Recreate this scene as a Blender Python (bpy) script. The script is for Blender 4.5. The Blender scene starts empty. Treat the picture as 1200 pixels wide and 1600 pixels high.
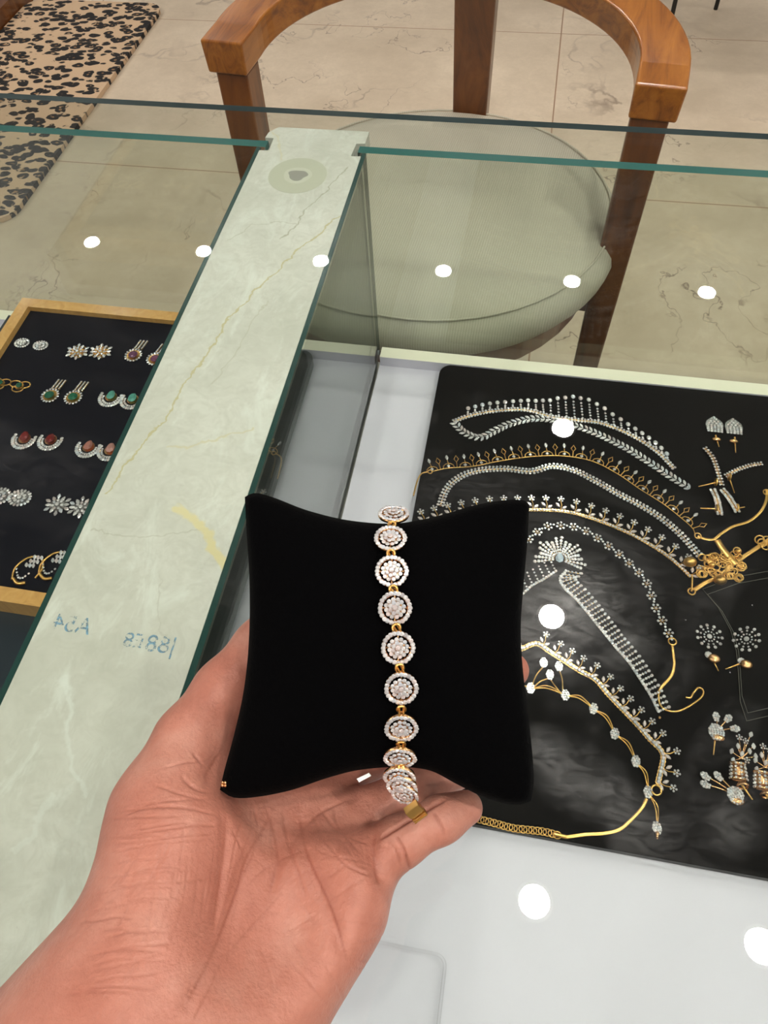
import bpy, math, random
import numpy as np
from mathutils import Vector, Matrix
random.seed(7); rng = np.random.default_rng(7)
SC = bpy.context.scene; COL = SC.collection
# ------------------------------------------------------------------ camera, world, exposure, lights
F = 1110.0                                            # focal length in pixels of a 1200x1600 frame
XA = np.array([.9832, .1264, -.1325]); YA = np.array([.1772, -.8378, .5164])
XA /= np.linalg.norm(XA); YA -= XA*(XA@YA); YA /= np.linalg.norm(YA); ZA = np.cross(XA, YA)
CAM = np.array([0, 0, 1.12])
B = np.stack([XA, YA, ZA])                            # camera axes (x right, y down, z forward) -> world
cd = bpy.data.cameras.new('camera'); co = bpy.data.objects.new('camera', cd); COL.objects.link(co)
cd.sensor_fit = 'VERTICAL'; cd.sensor_height = 36; cd.lens = F*36/1600; cd.clip_start = .01
M4 = Matrix.Identity(4)
for i in range(3):
    M4[i][0] = B[i][0]; M4[i][1] = -B[i][1]; M4[i][2] = -B[i][2]; M4[i][3] = CAM[i]
co.matrix_world = M4; SC.camera = co
SC.view_settings.view_transform = 'Standard'; SC.view_settings.look = 'None'
SC.view_settings.gamma = 1; SC.view_settings.use_curve_mapping = False
SC.view_settings.exposure = 0.14
AMBIENT = 0.17; LAMP = 245.0
w = bpy.data.worlds.new('world'); SC.world = w; w.use_nodes = True
w.node_tree.nodes['Background'].inputs[0].default_value = (1, .975, .94, 1)
w.node_tree.nodes['Background'].inputs[1].default_value = AMBIENT
SC.cycles.transparent_max_bounces = 24
SC.cycles.max_bounces = 10
GB = .755; CEIL = 2.70; TOP = .76; FLOORZ = .504; TRAY = .516; TRAYL = .585

def ray(px, py):
    return B @ np.array([(px-600)/F, (py-800)/F, 1.0])
def P(px, py, z):                                     # where the sight line through a pixel meets the level z
    r = ray(px, py); return CAM + r*((z-CAM[2])/r[2])
def C3(px, py, d):                                    # point at distance d in front of the lens plane
    return CAM + B @ np.array([(px-600)/F*d, (py-800)/F*d, d])

# ------------------------------------------------------------------ materials
def mat(name, col=(.8, .8, .8), rough=.5, metal=0, **k):
    m = bpy.data.materials.new(name); m.use_nodes = True
    b = m.node_tree.nodes['Principled BSDF']
    b.inputs['Base Color'].default_value = (*col, 1); b.inputs['Roughness'].default_value = rough
    b.inputs['Metallic'].default_value = metal
    for a, v in k.items(): b.inputs[a.replace('_', ' ')].default_value = v
    return m
class NT:
    def __init__(s, m):
        s.m = m; s.t = m.node_tree; s.b = s.t.nodes.get('Principled BSDF'); s.out = s.t.nodes['Material Output']
    def n(s, kind, inp=None, **k):
        x = s.t.nodes.new('ShaderNode'+kind)
        for a, v in k.items(): setattr(x, a, v)
        for a, v in (inp or {}).items():
            if isinstance(v, bpy.types.NodeSocket): s.t.links.new(v, x.inputs[a])
            else: x.inputs[a].default_value = v
        return x
    def link(s, a, b): s.t.links.new(a, b)
    def ramp(s, fac, stops):
        r = s.n('ValToRGB', {0: fac}); e = r.color_ramp.elements
        while len(e) < len(stops): e.new(.5)
        for q, (p, c) in zip(e, stops): q.position = p; q.color = (*c, 1) if len(c) == 3 else c
        return r.outputs[0]
    def noise(s, scale, vec=None, detail=6, rough=.55, dist=0):
        x = s.n('TexNoise', {'Scale': scale, 'Detail': detail, 'Roughness': rough, 'Distortion': dist})
        if vec is not None: s.link(vec, x.inputs['Vector'])
        return x.outputs[0]
    def mix(s, fac, a, b, mode='MIX'):
        x = s.n('MixRGB', blend_type=mode)
        for i, v in ((0, fac), (1, a), (2, b)):
            if isinstance(v, bpy.types.NodeSocket): s.link(v, x.inputs[i])
            elif i == 0: x.inputs[0].default_value = v
            else: x.inputs[i].default_value = (*v, 1)
        return x.outputs[0]
    def math(s, op, a, b=0.0):
        x = s.n('Math', operation=op)
        for i, v in ((0, a), (1, b)):
            if isinstance(v, bpy.types.NodeSocket): s.link(v, x.inputs[i])
            else: x.inputs[i].default_value = v
        return x.outputs[0]
    def pos(s): return s.n('NewGeometry').outputs['Position']
    def bump(s, h, strength=.3, dist=.001):
        x = s.n('Bump', {'Strength': strength, 'Distance': dist, 'Height': h}); s.link(x.outputs[0], s.b.inputs['Normal'])

def veined(name, c1, c2, vein, scale, rough, vein_w=.02, gloss=.5, light_vein=None, grout=False):
    m = mat(name, c1, rough); t = NT(m); p = t.pos()
    base = t.ramp(t.noise(scale, p, 12, .72), [(.36, c2), (.62, c1)])
    base = t.mix(t.math('MULTIPLY', t.ramp(t.noise(scale*14, p, 8, .75, 1.2), [(.42, (0,)*3), (.62, (1,)*3)]), .35), base, c2)
    warp = t.n('TexNoise', {'Scale': scale*.8, 'Detail': 6, 'Vector': p})
    v = t.n('VectorMath', {0: p, 1: warp.outputs['Color']}, operation='ADD').outputs[0]
    def ridge(sc, wdt, vec):
        n = t.noise(sc, vec, 3, .5)
        d = t.math('ABSOLUTE', t.math('SUBTRACT', n, .5))
        return t.ramp(d, [(0, (1, 1, 1)), (wdt, (0, 0, 0))])
    gate = t.ramp(t.noise(scale*.9, p, 3), [(.48, (0, 0, 0)), (.66, (.8, .8, .8))])
    vm = t.mix(1, ridge(scale*.55, vein_w, v), gate, 'MULTIPLY')
    col = t.mix(vm, base, vein)
    gate2 = t.ramp(t.noise(scale*.9, t.n('VectorMath', {0: p, 1: (7.3, 2.2, 0)}, operation='ADD').outputs[0], 2), [(.5, (0, 0, 0)), (.62, (1, 1, 1))])
    v2 = t.n('VectorMath', {0: v, 1: (3.1, 5.2, 1)}, operation='ADD').outputs[0]
    col = t.mix(t.mix(1, ridge(scale*1.3, vein_w*.6, v2), gate2, 'MULTIPLY'), col, light_vein or vein)
    if grout:
        br = t.n('TexBrick', {'Vector': t.n('VectorMath', {0: p, 1: (-.062+1.6*4, -.86+.83*4, 0)}, operation='ADD').outputs[0], 'Color1': (0, 0, 0, 1),
                              'Color2': (0, 0, 0, 1), 'Mortar': (1, 1, 1, 1), 'Scale': 1, 'Mortar Size': .0018, 'Brick Width': 1.6,
                              'Row Height': .83, 'Mortar Smooth': 0}, offset=0)
        col = t.mix(br.outputs[0], col, (.33, .2, .12))
    t.link(col, t.b.inputs['Base Color'])
    t.bump(t.noise(scale*30, p, 4), .08, .0005)
    return m
M = {}
M['floor'] = veined('floor_marble', (.68, .565, .43), (.53, .43, .315), (.22, .16, .12), 3.0, .3, .012, grout=True)
m = M['strip'] = mat('pale_marble', (.6, .6, .53), .35); t = NT(m); p = t.pos()
c = t.ramp(t.noise(7, p, 12, .7), [(.36, (.54, .535, .475)), (.62, (.68, .67, .615))])
c = t.mix(t.math('MULTIPLY', t.ramp(t.noise(70, p, 9, .75, 1.5), [(.42, (0,)*3), (.62, (1,)*3)]), .45), c, (.47, .46, .40))
c = t.mix(t.math('MULTIPLY', t.ramp(t.noise(16, t.n('VectorMath', {0: p, 1: (2.2, .9, 1)}, operation='MULTIPLY').outputs[0], 9, .7, 1), [(.52, (0,)*3), (.64, (1,)*3)]), .5), c, (.75, .77, .72))
wn = t.n('TexNoise', {'Scale': 34, 'Detail': 6, 'Vector': p, 'Roughness': .65}).outputs['Color']
pw = t.n('VectorMath', {0: p, 1: t.n('VectorMath', {0: t.n('VectorMath', {0: wn, 1: (.5, .5, .5)}, operation='SUBTRACT').outputs[0], 1: (.022, .022, 0)}, operation='MULTIPLY').outputs[0]}, operation='ADD').outputs[0]
def segm(pts, w_, colr, k_, c):
    d = None
    for qa, qb in zip(pts[:-1], pts[1:]):
        A_ = P(*qa, .755); ba = P(*qb, .755)-A_; pa = t.n('VectorMath', {0: pw, 1: tuple(A_)}, operation='SUBTRACT').outputs[0]
        h = t.n('VectorMath', {0: pa, 1: tuple(ba/(ba@ba))}, operation='DOT_PRODUCT').outputs['Value']
        h = t.n('Clamp', {0: h}).outputs[0]; hb = t.n('VectorMath', {0: tuple(ba), 'Scale': h}, operation='SCALE').outputs[0]
        e_ = t.n('VectorMath', {0: pa, 1: hb}, operation='DISTANCE').outputs['Value']
        d = e_ if d is None else t.math('MINIMUM', d, e_)
    f_ = t.ramp(t.math('DIVIDE', d, w_*3), [(.22, (k_,)*3), (.5, (0, 0, 0))])
    return t.mix(f_, c, colr)
for pts, w_, colr, k_ in (([(562, 300), (500, 362), (400, 452), (345, 515), (290, 600), (228, 690), (165, 768)], .0007, (.50, .44, .24), .9),
    ([(540, 262), (470, 340), (440, 372)], .0006, (.33, .31, .22), .7), ([(470, 345), (395, 352), (360, 372)], .0005, (.40, .39, .30), .6),
    ([(420, 470), (360, 560), (330, 600)], .0005, (.42, .39, .28), .5), ([(400, 668), (330, 690), (262, 700)], .0007, (.60, .54, .34), .7),
    ([(140, 832), (230, 836), (320, 828)], .0005, (.42, .40, .32), .6), ([(272, 790), (306, 818), (345, 872)], .0022, (.70, .62, .36), .95), ([(330, 850), (348, 885)], .002, (.70, .62, .36), .9),
    ([(425, 205), (445, 250)], .0009, (.62, .56, .36), .6), ([(250, 900), (245, 960), (262, 1010)], .0004, (.42, .40, .34), .5),
    ([(95, 1060), (120, 1110), (105, 1180), (130, 1240)], .0012, (.76, .79, .75), .35), ([(20, 1330), (60, 1300), (75, 1240)], .0012, (.76, .79, .75), .3)):
    c = segm(pts, w_, colr, k_, c)
t.link(c, t.b.inputs['Base Color']); t.bump(t.noise(300, p, 4), .06, .0004)
M['ceiling'] = mat('ceiling_paint', (.22, .22, .235), .9)
M['white'] = mat('white_laminate', (.66, .64, .73), .4)
M['cream'] = mat('cream_ledge', (.82, .80, .64), .5)
M['counter'] = mat('counter_board', (.30, .29, .26), .5)
M['gold'] = mat('gold', (.84, .50, .16), .3, 1)
M['rose'] = mat('rose_gold', (.80, .46, .22), .25, 1)
M['steel'] = mat('steel', (.6, .6, .6), .25, 1)
M['blackmetal'] = mat('black_metal', (.02, .02, .02), .35, .5)
M['slate'] = mat('dark_slate', (.012, .022, .032), .3)
M['board'] = mat('partition_board', (.06, .08, .08), .4)
M['trim'] = mat('downlight_trim', (.85, .85, .85), .4)
M['tag'] = mat('tag_plastic', (.85, .85, .85), .3)
M['ink'] = mat('blue_ink', (.20, .36, .50), .6)

def emis(name, c, s):
    m = mat(name); t = NT(m); e = t.n('Emission', {'Color': (*c, 1), 'Strength': s}); t.link(e.outputs[0], t.out.inputs[0]); return m
M['lamp'] = emis('lamp_glow', (1, .965, .91), LAMP)
M['lampcore'] = emis('lamp_core_glow', (1, .93, .82), LAMP*4)

def glass(name, tint, smudge=0, ior=1.5, coat=0):
    m = mat(name); t = NT(m); g = t.n('NewGeometry')
    i = t.math('ADD', t.math('MULTIPLY', g.outputs['Backfacing'], 1/ior-ior), ior)
    fr = t.n('Fresnel', {'IOR': i}).outputs[0]
    tr = t.n('BsdfTransparent', {'Color': (*tint, 1)}); gl = t.n('BsdfGlossy', {'Roughness': 0.0})
    mx = t.n('MixShader', {0: fr, 1: tr.outputs[0], 2: gl.outputs[0]})
    out = mx.outputs[0]
    if smudge:
        p = t.pos(); sc = t.n('VectorMath', {0: p, 1: (1, 2.4, 1)}, operation='MULTIPLY').outputs[0]
        a = t.ramp(t.noise(7, p, 4, .6, .6), [(.5, (0, 0, 0)), (.72, (1, 1, 1))])
        c = t.ramp(t.noise(60, sc, 6, .7, 1.5), [(.4, (.25,)*3), (.7, (1,)*3)])
        sm = t.math('MULTIPLY', t.mix(1, a, c, 'MULTIPLY'), smudge)
        wp = t.n('TexNoise', {'Scale': 22, 'Detail': 3, 'Vector': p}).outputs['Color']
        pw = t.n('VectorMath', {0: p, 1: t.n('VectorMath', {0: wp, 1: (.03, .03, 0)}, operation='MULTIPLY').outputs[0]}, operation='ADD').outputs[0]
        for (sx, sy, sr, k_) in ((845, 985, .022, .22), (905, 935, .016, .16), (855, 900, .016, .14), (985, 1010, .013, .10), (870, 1190, .013, .10), (925, 1225, .013, .10), (970, 1260, .012, .08), (850, 1170, .010, .08), (1010, 1290, .014, .06), (1140, 1290, .012, .07)):
            q_ = P(sx, sy, TOP); dd = t.n('VectorMath', {0: pw, 1: (q_[0]+.015, q_[1]+.015, TOP)}, operation='DISTANCE').outputs['Value']
            sm = t.math('ADD', sm, t.math('MULTIPLY', t.math('MULTIPLY', t.ramp(dd, [(sr*.3, (1,)*3), (sr*1.5, (0,)*3)]), c), k_*.55))
        dust = t.ramp(t.n('TexVoronoi', {'Scale': 95, 'Vector': p}).outputs[0], [(0, (1, 1, 1)), (.045, (0, 0, 0))])
        dg = t.ramp(t.noise(9, p, 3), [(.52, (0, 0, 0)), (.64, (1, 1, 1))])
        sm = t.math('ADD', sm, t.math('MULTIPLY', t.mix(1, dust, dg, 'MULTIPLY'), .35))
        rg = t.n('BsdfGlossy', {'Roughness': .42, 'Color': (1, 1, 1, 1)}); df = t.n('BsdfDiffuse', {'Color': (.8, .82, .85, 1)})
        rd = t.n('MixShader', {0: .35, 1: rg.outputs[0], 2: df.outputs[0]})
        out = t.n('MixShader', {0: sm, 1: out, 2: rd.outputs[0]}).outputs[0]
    t.link(out, t.out.inputs[0]); return m
M['glass'] = glass('counter_glass', (.955, .985, .965), .05)
M['glass2'] = glass('glass_underside', (.965, .985, .972))
M['pane'] = glass('back_pane_glass', (.92, .95, .92))
M['side'] = glass('side_pane_glass', (.93, .97, .94), ior=4.0)
M['acrylic'] = glass('clear_plastic', (.995, .995, .995), ior=1.3)
M['edge'] = mat('glass_edge_teal', (.010, .115, .105), .3)
M['darkedge'] = mat('glass_edge_dark_green', (.012, .05, .045), .25)
M['greyedge'] = mat('glass_edge_grey', (.06, .09, .10), .2)

m = M['velvet'] = mat('black_velvet', (.0009, .0009, .0011), .95); t = NT(m)
t.b.inputs['Specular IOR Level'].default_value = .03
t.b.inputs['Sheen Weight'].default_value = .006; t.b.inputs['Sheen Roughness'].default_value = .5
t.bump(t.noise(900, t.pos(), 3), .5, .0006)
m = M['felt'] = mat('black_tray_velvet', (.004, .004, .004), .95); t = NT(m)
t.b.inputs['Specular IOR Level'].default_value = .08
t.b.inputs['Sheen Weight'].default_value = .04
p = t.pos(); lint = t.ramp(t.n('TexVoronoi', {'Scale': 130, 'Vector': p}).outputs[0], [(0, (1, 1, 1)), (.05, (0, 0, 0))])
lint = t.mix(1, lint, t.ramp(t.noise(14, p), [(.55, (0,)*3), (.7, (1,)*3)]), 'MULTIPLY')
t.link(t.mix(lint, t.ramp(t.noise(9, p, 5), [(.4, (.003, .003, .0035)), (.75, (.007, .007, .0075))]), (.2, .2, .18)), t.b.inputs['Base Color'])
t.bump(t.noise(700, p, 3), .12, .0003)
m = M['navyfelt'] = mat('midnight_tray_velvet', (.005, .006, .011), .95); NT(m).b.inputs['Specular IOR Level'].default_value = .08

def wood(name, c1, c2, c3, rough=.3, sc=1.0, ax=(14, 14, 2.2)):
    m = mat(name, c1, rough); t = NT(m); tc = t.n('TexCoord').outputs['Object']
    st = t.n('VectorMath', {0: tc, 1: tuple(q*sc for q in ax)}, operation='MULTIPLY').outputs[0]
    a = t.noise(1.6, st, 7, .65, 1.6); b = t.noise(22*sc, tc, 3)
    c = t.ramp(a, [(.3, c2), (.5, c1), (.7, c3)])
    t.link(t.mix(t.math('MULTIPLY', b, .25), c, c2), t.b.inputs['Base Color'])
    t.b.inputs['Coat Weight'].default_value = .35; t.b.inputs['Coat Roughness'].default_value = .15
    return m
M['wood'] = wood('orange_brown_wood', (.15, .048, .010), (.07, .02, .005), (.21, .075, .016))
m = M['armwood'] = wood('honey_brown_wood', (.31, .105, .012), (.13, .036, .005), (.42, .16, .024), .3, 1.0, (26, 3, 20))
M['frame'] = wood('golden_oak', (.62, .34, .10), (.50, .26, .07), (.70, .42, .15), .45, 3)
m = M['fabric'] = mat('beige_woven_fabric', (.44, .40, .32), .95); t = NT(m); tc = t.n('TexCoord').outputs['Object']
wv = t.n('TexWave', {'Scale': 95, 'Distortion': .6, 'Detail': 2, 'Vector': tc}, bands_direction='X').outputs[1]
c = t.ramp(wv, [(.2, (.47, .43, .34)), (.7, (.60, .55, .445))])
t.link(t.mix(t.noise(9, tc, 4), c, (.46, .43, .35)), t.b.inputs['Base Color']); t.bump(wv, .2, .0006)

m = M['leopard'] = mat('leopard_print_fur', (.5, .35, .2), .95); t = NT(m); p = t.pos()
wz = t.n('TexNoise', {'Scale': 16, 'Detail': 3, 'Vector': p}).outputs['Color']
pv = t.n('VectorMath', {0: p, 1: t.n('VectorMath', {0: wz, 1: (.035, .035, 0)}, operation='MULTIPLY').outputs[0]}, operation='ADD').outputs[0]
pv = t.n('VectorMath', {0: pv, 1: (1, 1.5, 0)}, operation='MULTIPLY').outputs[0]
vo = t.n('TexVoronoi', {'Scale': 27, 'Vector': pv, 'Randomness': .8}).outputs[0]
ring = t.ramp(vo, [(.10, (0, 0, 0)), (.18, (1, 1, 1)), (.50, (1, 1, 1)), (.55, (0, 0, 0))])
brk = t.ramp(t.noise(44, p, 2), [(.31, (0, 0, 0)), (.38, (1, 1, 1))])
ink = t.mix(1, ring, brk, 'MULTIPLY')
cen = t.ramp(vo, [(.15, (.30, .17, .08)), (.42, (.60, .42, .27))])
t.link(t.mix(ink, cen, (.012, .010, .010)), t.b.inputs['Base Color'])
t.bump(t.noise(260, p, 3), .6, .004)

def gem(name, c, rough=.2, metal=.5):
    m = mat(name, c, rough, metal); t = NT(m)
    oi = t.n('Attribute', attribute_name='tint'); b_ = t.b; b_.inputs['IOR'].default_value = 2.4
    t.link(t.mix(1, c, oi.outputs[0], 'MULTIPLY'), t.b.inputs['Base Color']); 
    return m
M['stone'] = gem('clear_stone', (.97, .95, .95))
for n_, c_ in dict(green=(.02, .22, .12), purple=(.28, .08, .18), teal=(.15, .55, .45), red=(.32, .012, .012), pink=(.72, .33, .27), icy=(.75, .88, .95)).items():
    M[n_] = gem(n_+'_stone', c_, .12, .35)

# ------------------------------------------------------------------ mesh builder
GSC = 1.0
class MB:
    def __init__(s): s.v = []; s.f = []; s.m = []; s.mats = []; s.tint = []; s.smooth = []
    def mi(s, m):
        if m not in s.mats: s.mats.append(m)
        return s.mats.index(m)
    def add(s, verts, faces, m, tint=(1, 1, 1), smooth=False):
        o = len(s.v); s.v += [tuple(x) for x in verts]; k = s.mi(m)
        for f in faces: s.f.append(tuple(i+o for i in f)); s.m.append(k); s.tint.append(tint); s.smooth.append(smooth)
    def box(s, lo, hi, m, sides=None):
        x0, y0, z0 = lo; x1, y1, z1 = hi
        v = [(x0, y0, z0), (x1, y0, z0), (x1, y1, z0), (x0, y1, z0), (x0, y0, z1), (x1, y0, z1), (x1, y1, z1), (x0, y1, z1)]
        F6 = dict(bot=(3, 2, 1, 0), top=(4, 5, 6, 7), front=(0, 1, 5, 4), right=(1, 2, 6, 5), back=(2, 3, 7, 6), left=(3, 0, 4, 7))
        for k, f in F6.items(): s.add(v, [f], (sides or {}).get(k, m))
    def prism(s, poly, z0, z1, m, mtop=None, mside=None):
        n = len(poly); v = [(x, y, z0) for x, y in poly]+[(x, y, z1) for x, y in poly]
        s.add(v, [tuple(range(n-1, -1, -1))], m); s.add(v, [tuple(range(n, 2*n))], mtop or m)
        s.add(v, [(i, (i+1) % n, n+(i+1) % n, n+i) for i in range(n)], mside or m)
    def tube(s, pts, r, m, n=6, closed=False, flat=1.0, up=(0, 0, 1)):
        pts = [np.array(q, float) for q in pts]; L = len(pts); v = []; f = []
        rr = r if hasattr(r, '__len__') else [r]*L
        for i, q in enumerate(pts):
            a = pts[(i-1) % L] if (closed or i > 0) else q; b = pts[(i+1) % L] if (closed or i < L-1) else q
            tdir = b-a; tdir = tdir/(np.linalg.norm(tdir)+1e-12); u = np.array(up, float)
            if abs(u@tdir) > .95: u = np.array([1., 0, 0])
            sd = np.cross(tdir, u); sd /= np.linalg.norm(sd); uu = np.cross(sd, tdir)
            for k in range(n):
                a_ = 2*math.pi*k/n; v.append(q+rr[i]*(math.cos(a_)*sd+math.sin(a_)*uu*flat))
        for i in range(L if closed else L-1):
            j = (i+1) % L
            f += [(i*n+k, i*n+(k+1) % n, j*n+(k+1) % n, j*n+k) for k in range(n)]
        s.add(v, f, m, smooth=True)
        if not closed: s.add(v[:n], [tuple(range(n-1, -1, -1))], m); s.add(v[-n:], [tuple(range(n))], m)
    def ring(s, c, R, r, m, x=(1, 0, 0), y=(0, 1, 0), n=16, k=6, ey=1.0):
        x = np.array(x, float); y = np.array(y, float); c = np.array(c, float)
        s.tube([c+R*(math.cos(a)*x+math.sin(a)*y*ey) for a in np.linspace(0, 2*math.pi, n, endpoint=False)], r, m, k, True, up=np.cross(x, y))
    def ball(s, c, r, m, nu=10, nv=6, sc=(1, 1, 1)):
        v = []; f = []
        for j in range(nv+1):
            th = math.pi*j/nv
            for i in range(nu):
                ph = 2*math.pi*i/nu; v.append((c[0]+r*sc[0]*math.sin(th)*math.cos(ph), c[1]+r*sc[1]*math.sin(th)*math.sin(ph), c[2]+r*sc[2]*math.cos(th)))
        for j in range(nv):
            for i in range(nu): f.append((j*nu+i, (j+1)*nu+i, (j+1)*nu+(i+1) % nu, j*nu+(i+1) % nu))
        s.add(v, f, m, smooth=True)
    def gem(s, c, r, m, x=(1, 0, 0), y=(0, 1, 0), ey=1.0, h=None, shape='round', n=8):
        r = r*GSC
        c = np.array(c, float); x = np.array(x, float); y = np.array(y, float); z = np.cross(x, y); z /= np.linalg.norm(z)
        x = x/np.linalg.norm(x); y = np.cross(z, x); h = h if h is not None else r*.7
        tl = rng.normal(0, .22); z2 = z+tl*x+rng.normal(0, .22)*y; z2 /= np.linalg.norm(z2)
        v = []
        def rad(a):
            if shape == 'marquise': return 1.0
            if shape == 'pear': return 1.0
            return 1.0
        for lev, (fr, hz) in enumerate(((.45, 0), (1, h*.45), (.58, h))):
            for i in range(n):
                a = 2*math.pi*(i+.5*(lev == 2))/n; ca, sa = math.cos(a), math.sin(a)
                if shape == 'marquise': ca *= (1-.45*abs(sa)**1.5)
                if shape == 'pear': ca *= (1-.38*(sa+1)/2)
                v.append(c+fr*r*(ca*x+sa*ey*y)+hz*z2)
        f = [(i, (i+1) % n, n+(i+1) % n, n+i) for i in range(n)]
        for i in range(n):
            f.append((n+i, n+(i+1) % n, 2*n+i)); f.append((n+(i+1) % n, 2*n+(i+1) % n, 2*n+i))
        f.append(tuple(range(2*n, 3*n)))
        q = random.random(); b = random.uniform(.7, 1.0)
        tint = (b, b*.9, b*.88) if q < .16 else (b*.86, b*.93, b) if q < .3 else (b*.8, b*.78, b*.8) if q < .42 else (b, b, b)
        s.add(v, f, m, tint)
    def data(s, name, off=(0, 0, 0)):
        me = bpy.data.meshes.new(name); o = np.array(off, float)
        me.from_pydata([tuple(np.array(q)-o) for q in s.v], [], s.f)
        for mm in s.mats: me.materials.append(M[mm])
        me.polygons.foreach_set('material_index', s.m); me.polygons.foreach_set('use_smooth', s.smooth)
        a = me.attributes.new('tint', 'FLOAT_COLOR', 'CORNER'); arr = []
        for p_ in me.polygons: arr += [*s.tint[p_.index], 1]*p_.loop_total
        a.data.foreach_set('color', arr); me.update(); return me
    def build(s, name, parent=None, off=None):
        if off is None: off = wloc(parent) if parent else (0, 0, 0)
        ob = bpy.data.objects.new(name, s.data(name, off)); COL.objects.link(ob)
        if parent: ob.parent = parent
        else: ob.location = off
        ob['woff'] = 0; del ob['woff']
        WL[ob.name] = tuple(off)
        return ob
WL = {}
def wloc(o): return WL.get(o.name, tuple(o.location))
def tag(o, label=None, cat=None, group=None, kind=None):
    if label: o['label'] = label
    if cat: o['category'] = cat
    if group: o['group'] = group
    if kind: o['kind'] = kind
    return o
def empty(name, loc, label, cat, group=None):
    o = bpy.data.objects.new(name, None); COL.objects.link(o); o.location = tuple(loc); o.empty_display_size = .01
    WL[o.name] = tuple(loc); return tag(o, label, cat, group)
def put(me, name, parent, loc, ang=0, sc=1.0, mirror=False):      # a part sharing mesh data, placed flat on its tray
    o = bpy.data.objects.new(name, me); COL.objects.link(o); o.parent = parent
    pl = np.array(wloc(parent)); o.location = tuple(np.array(loc)-pl); o.rotation_euler = (0, 0, ang); o.scale = (sc*(-1 if mirror else 1), sc, sc)
    WL[o.name] = tuple(loc); return o
def bevel(o, w_, seg=2):
    b = o.modifiers.new('bevel', 'BEVEL'); b.width = w_; b.segments = seg; b.limit_method = 'ANGLE'; return o
def rrect(x0, y0, x1, y1, r, n=5):
    out = []
    for cx, cy, a0 in ((x1-r, y0+r, -90), (x1-r, y1-r, 0), (x0+r, y1-r, 90), (x0+r, y0+r, 180)):
        for i in range(n+1):
            a = math.radians(a0+90*i/n); out.append((cx+r*math.cos(a), cy+r*math.sin(a)))
    return out
def spline(pts, n):                                    # Catmull-Rom, resampled by arc length
    p = [np.array(q, float) for q in pts]; p = [2*p[0]-p[1]]+p+[2*p[-1]-p[-2]]; out = []
    for i in range(1, len(p)-2):
        for u in np.linspace(0, 1, 16, endpoint=False):
            a, b, c, d = p[i-1:i+3]
            out.append(.5*((2*b)+(-a+c)*u+(2*a-5*b+4*c-d)*u*u+(-a+3*b-3*c+d)*u**3))
    out.append(p[-2]); out = np.array(out)
    L = np.r_[0, np.cumsum(np.linalg.norm(np.diff(out, axis=0), axis=1))]
    s_ = np.linspace(0, L[-1], n); return np.stack([np.interp(s_, L, out[:, k]) for k in range(out.shape[1])], 1)
def on(pts, z): return [P(x, y, z) for x, y in pts]
def tangents(c):
    t_ = np.gradient(c, axis=0); return t_/np.linalg.norm(t_, axis=1)[:, None]

# ------------------------------------------------------------------ room
b = MB(); b.box((-5, -3, -.05), (5, 6, 0), 'floor'); tag(b.build('floor'), 'cream marble tile floor with brown veins', 'floor', kind='structure')
b = MB(); b.box((-5, -3, CEIL), (5, 6, CEIL+.05), 'ceiling'); tag(b.build('ceiling'), 'plain grey ceiling', 'ceiling', kind='structure')
LG = 'ceiling downlights mirrored in the glass'
L0 = 'round white ceiling downlight mirrored in counter glass '
LIGHTS = [(-5, 2.8, L0+'at left photo edge'), (-4, 2.8, L0+'above the earring tray'),
          (-3, 2.8, L0+'left of marble strip'), (-2, 2.8, L0+'at right edge of strip'),
          (-1, 2.8, L0+'on middle of chair seat'), (0, 2.8, L0+'on right rim of seat'),
          (1, 2.8, L0+'right of chair leg'), (0, 1.91, L0+'over topmost necklaces'),
          (0, 1.07, L0+'beside the cushion'), (0, .19, L0+'right of the hand'),
          (1, .19, L0+'in bottom right corner')]
LIGHTS += [(i, y, None) for i in (-7, -6, 3, 5) for y in (1.91, 1.07, .19)]+[(i, y, None) for i in (-5, -3, -1, 1, 3) for y in (-.70, -1.6)]+[(i, 4.6, None) for i in (-4, -1, 2)]  # unseen extra downlights, added out of view to light the scene
for i, ly, lb in LIGHTS:
        lx = .29+.61*i; near = ly < 2.5
        e = empty('downlight', (lx, ly, CEIL), lb or 'unseen round white ceiling downlight added for fill light', 'ceiling light', LG if lb else 'unseen downlights added for fill light')
        R = .037 if not near else .043
        b = MB(); b.ring((lx, ly, CEIL-.004), R+.005, .005, 'trim', n=24); b.build('trim_ring', e)
        b = MB(); cs = [(lx+R*math.cos(a), ly+R*math.sin(a)) for a in np.linspace(0, 2*math.pi, 24, endpoint=False)]
        b.prism(cs, CEIL-.006, CEIL-.001, 'lamp'); b.build('diffuser', e)
        if near:
            b = MB(); cs = [(lx+.02*math.cos(a), ly-.012+.02*math.sin(a)) for a in np.linspace(0, 2*math.pi, 16, endpoint=False)]
            b.prism(cs, CEIL-.009, CEIL-.0062, 'lampcore'); b.build('lamp_core', e)

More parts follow.
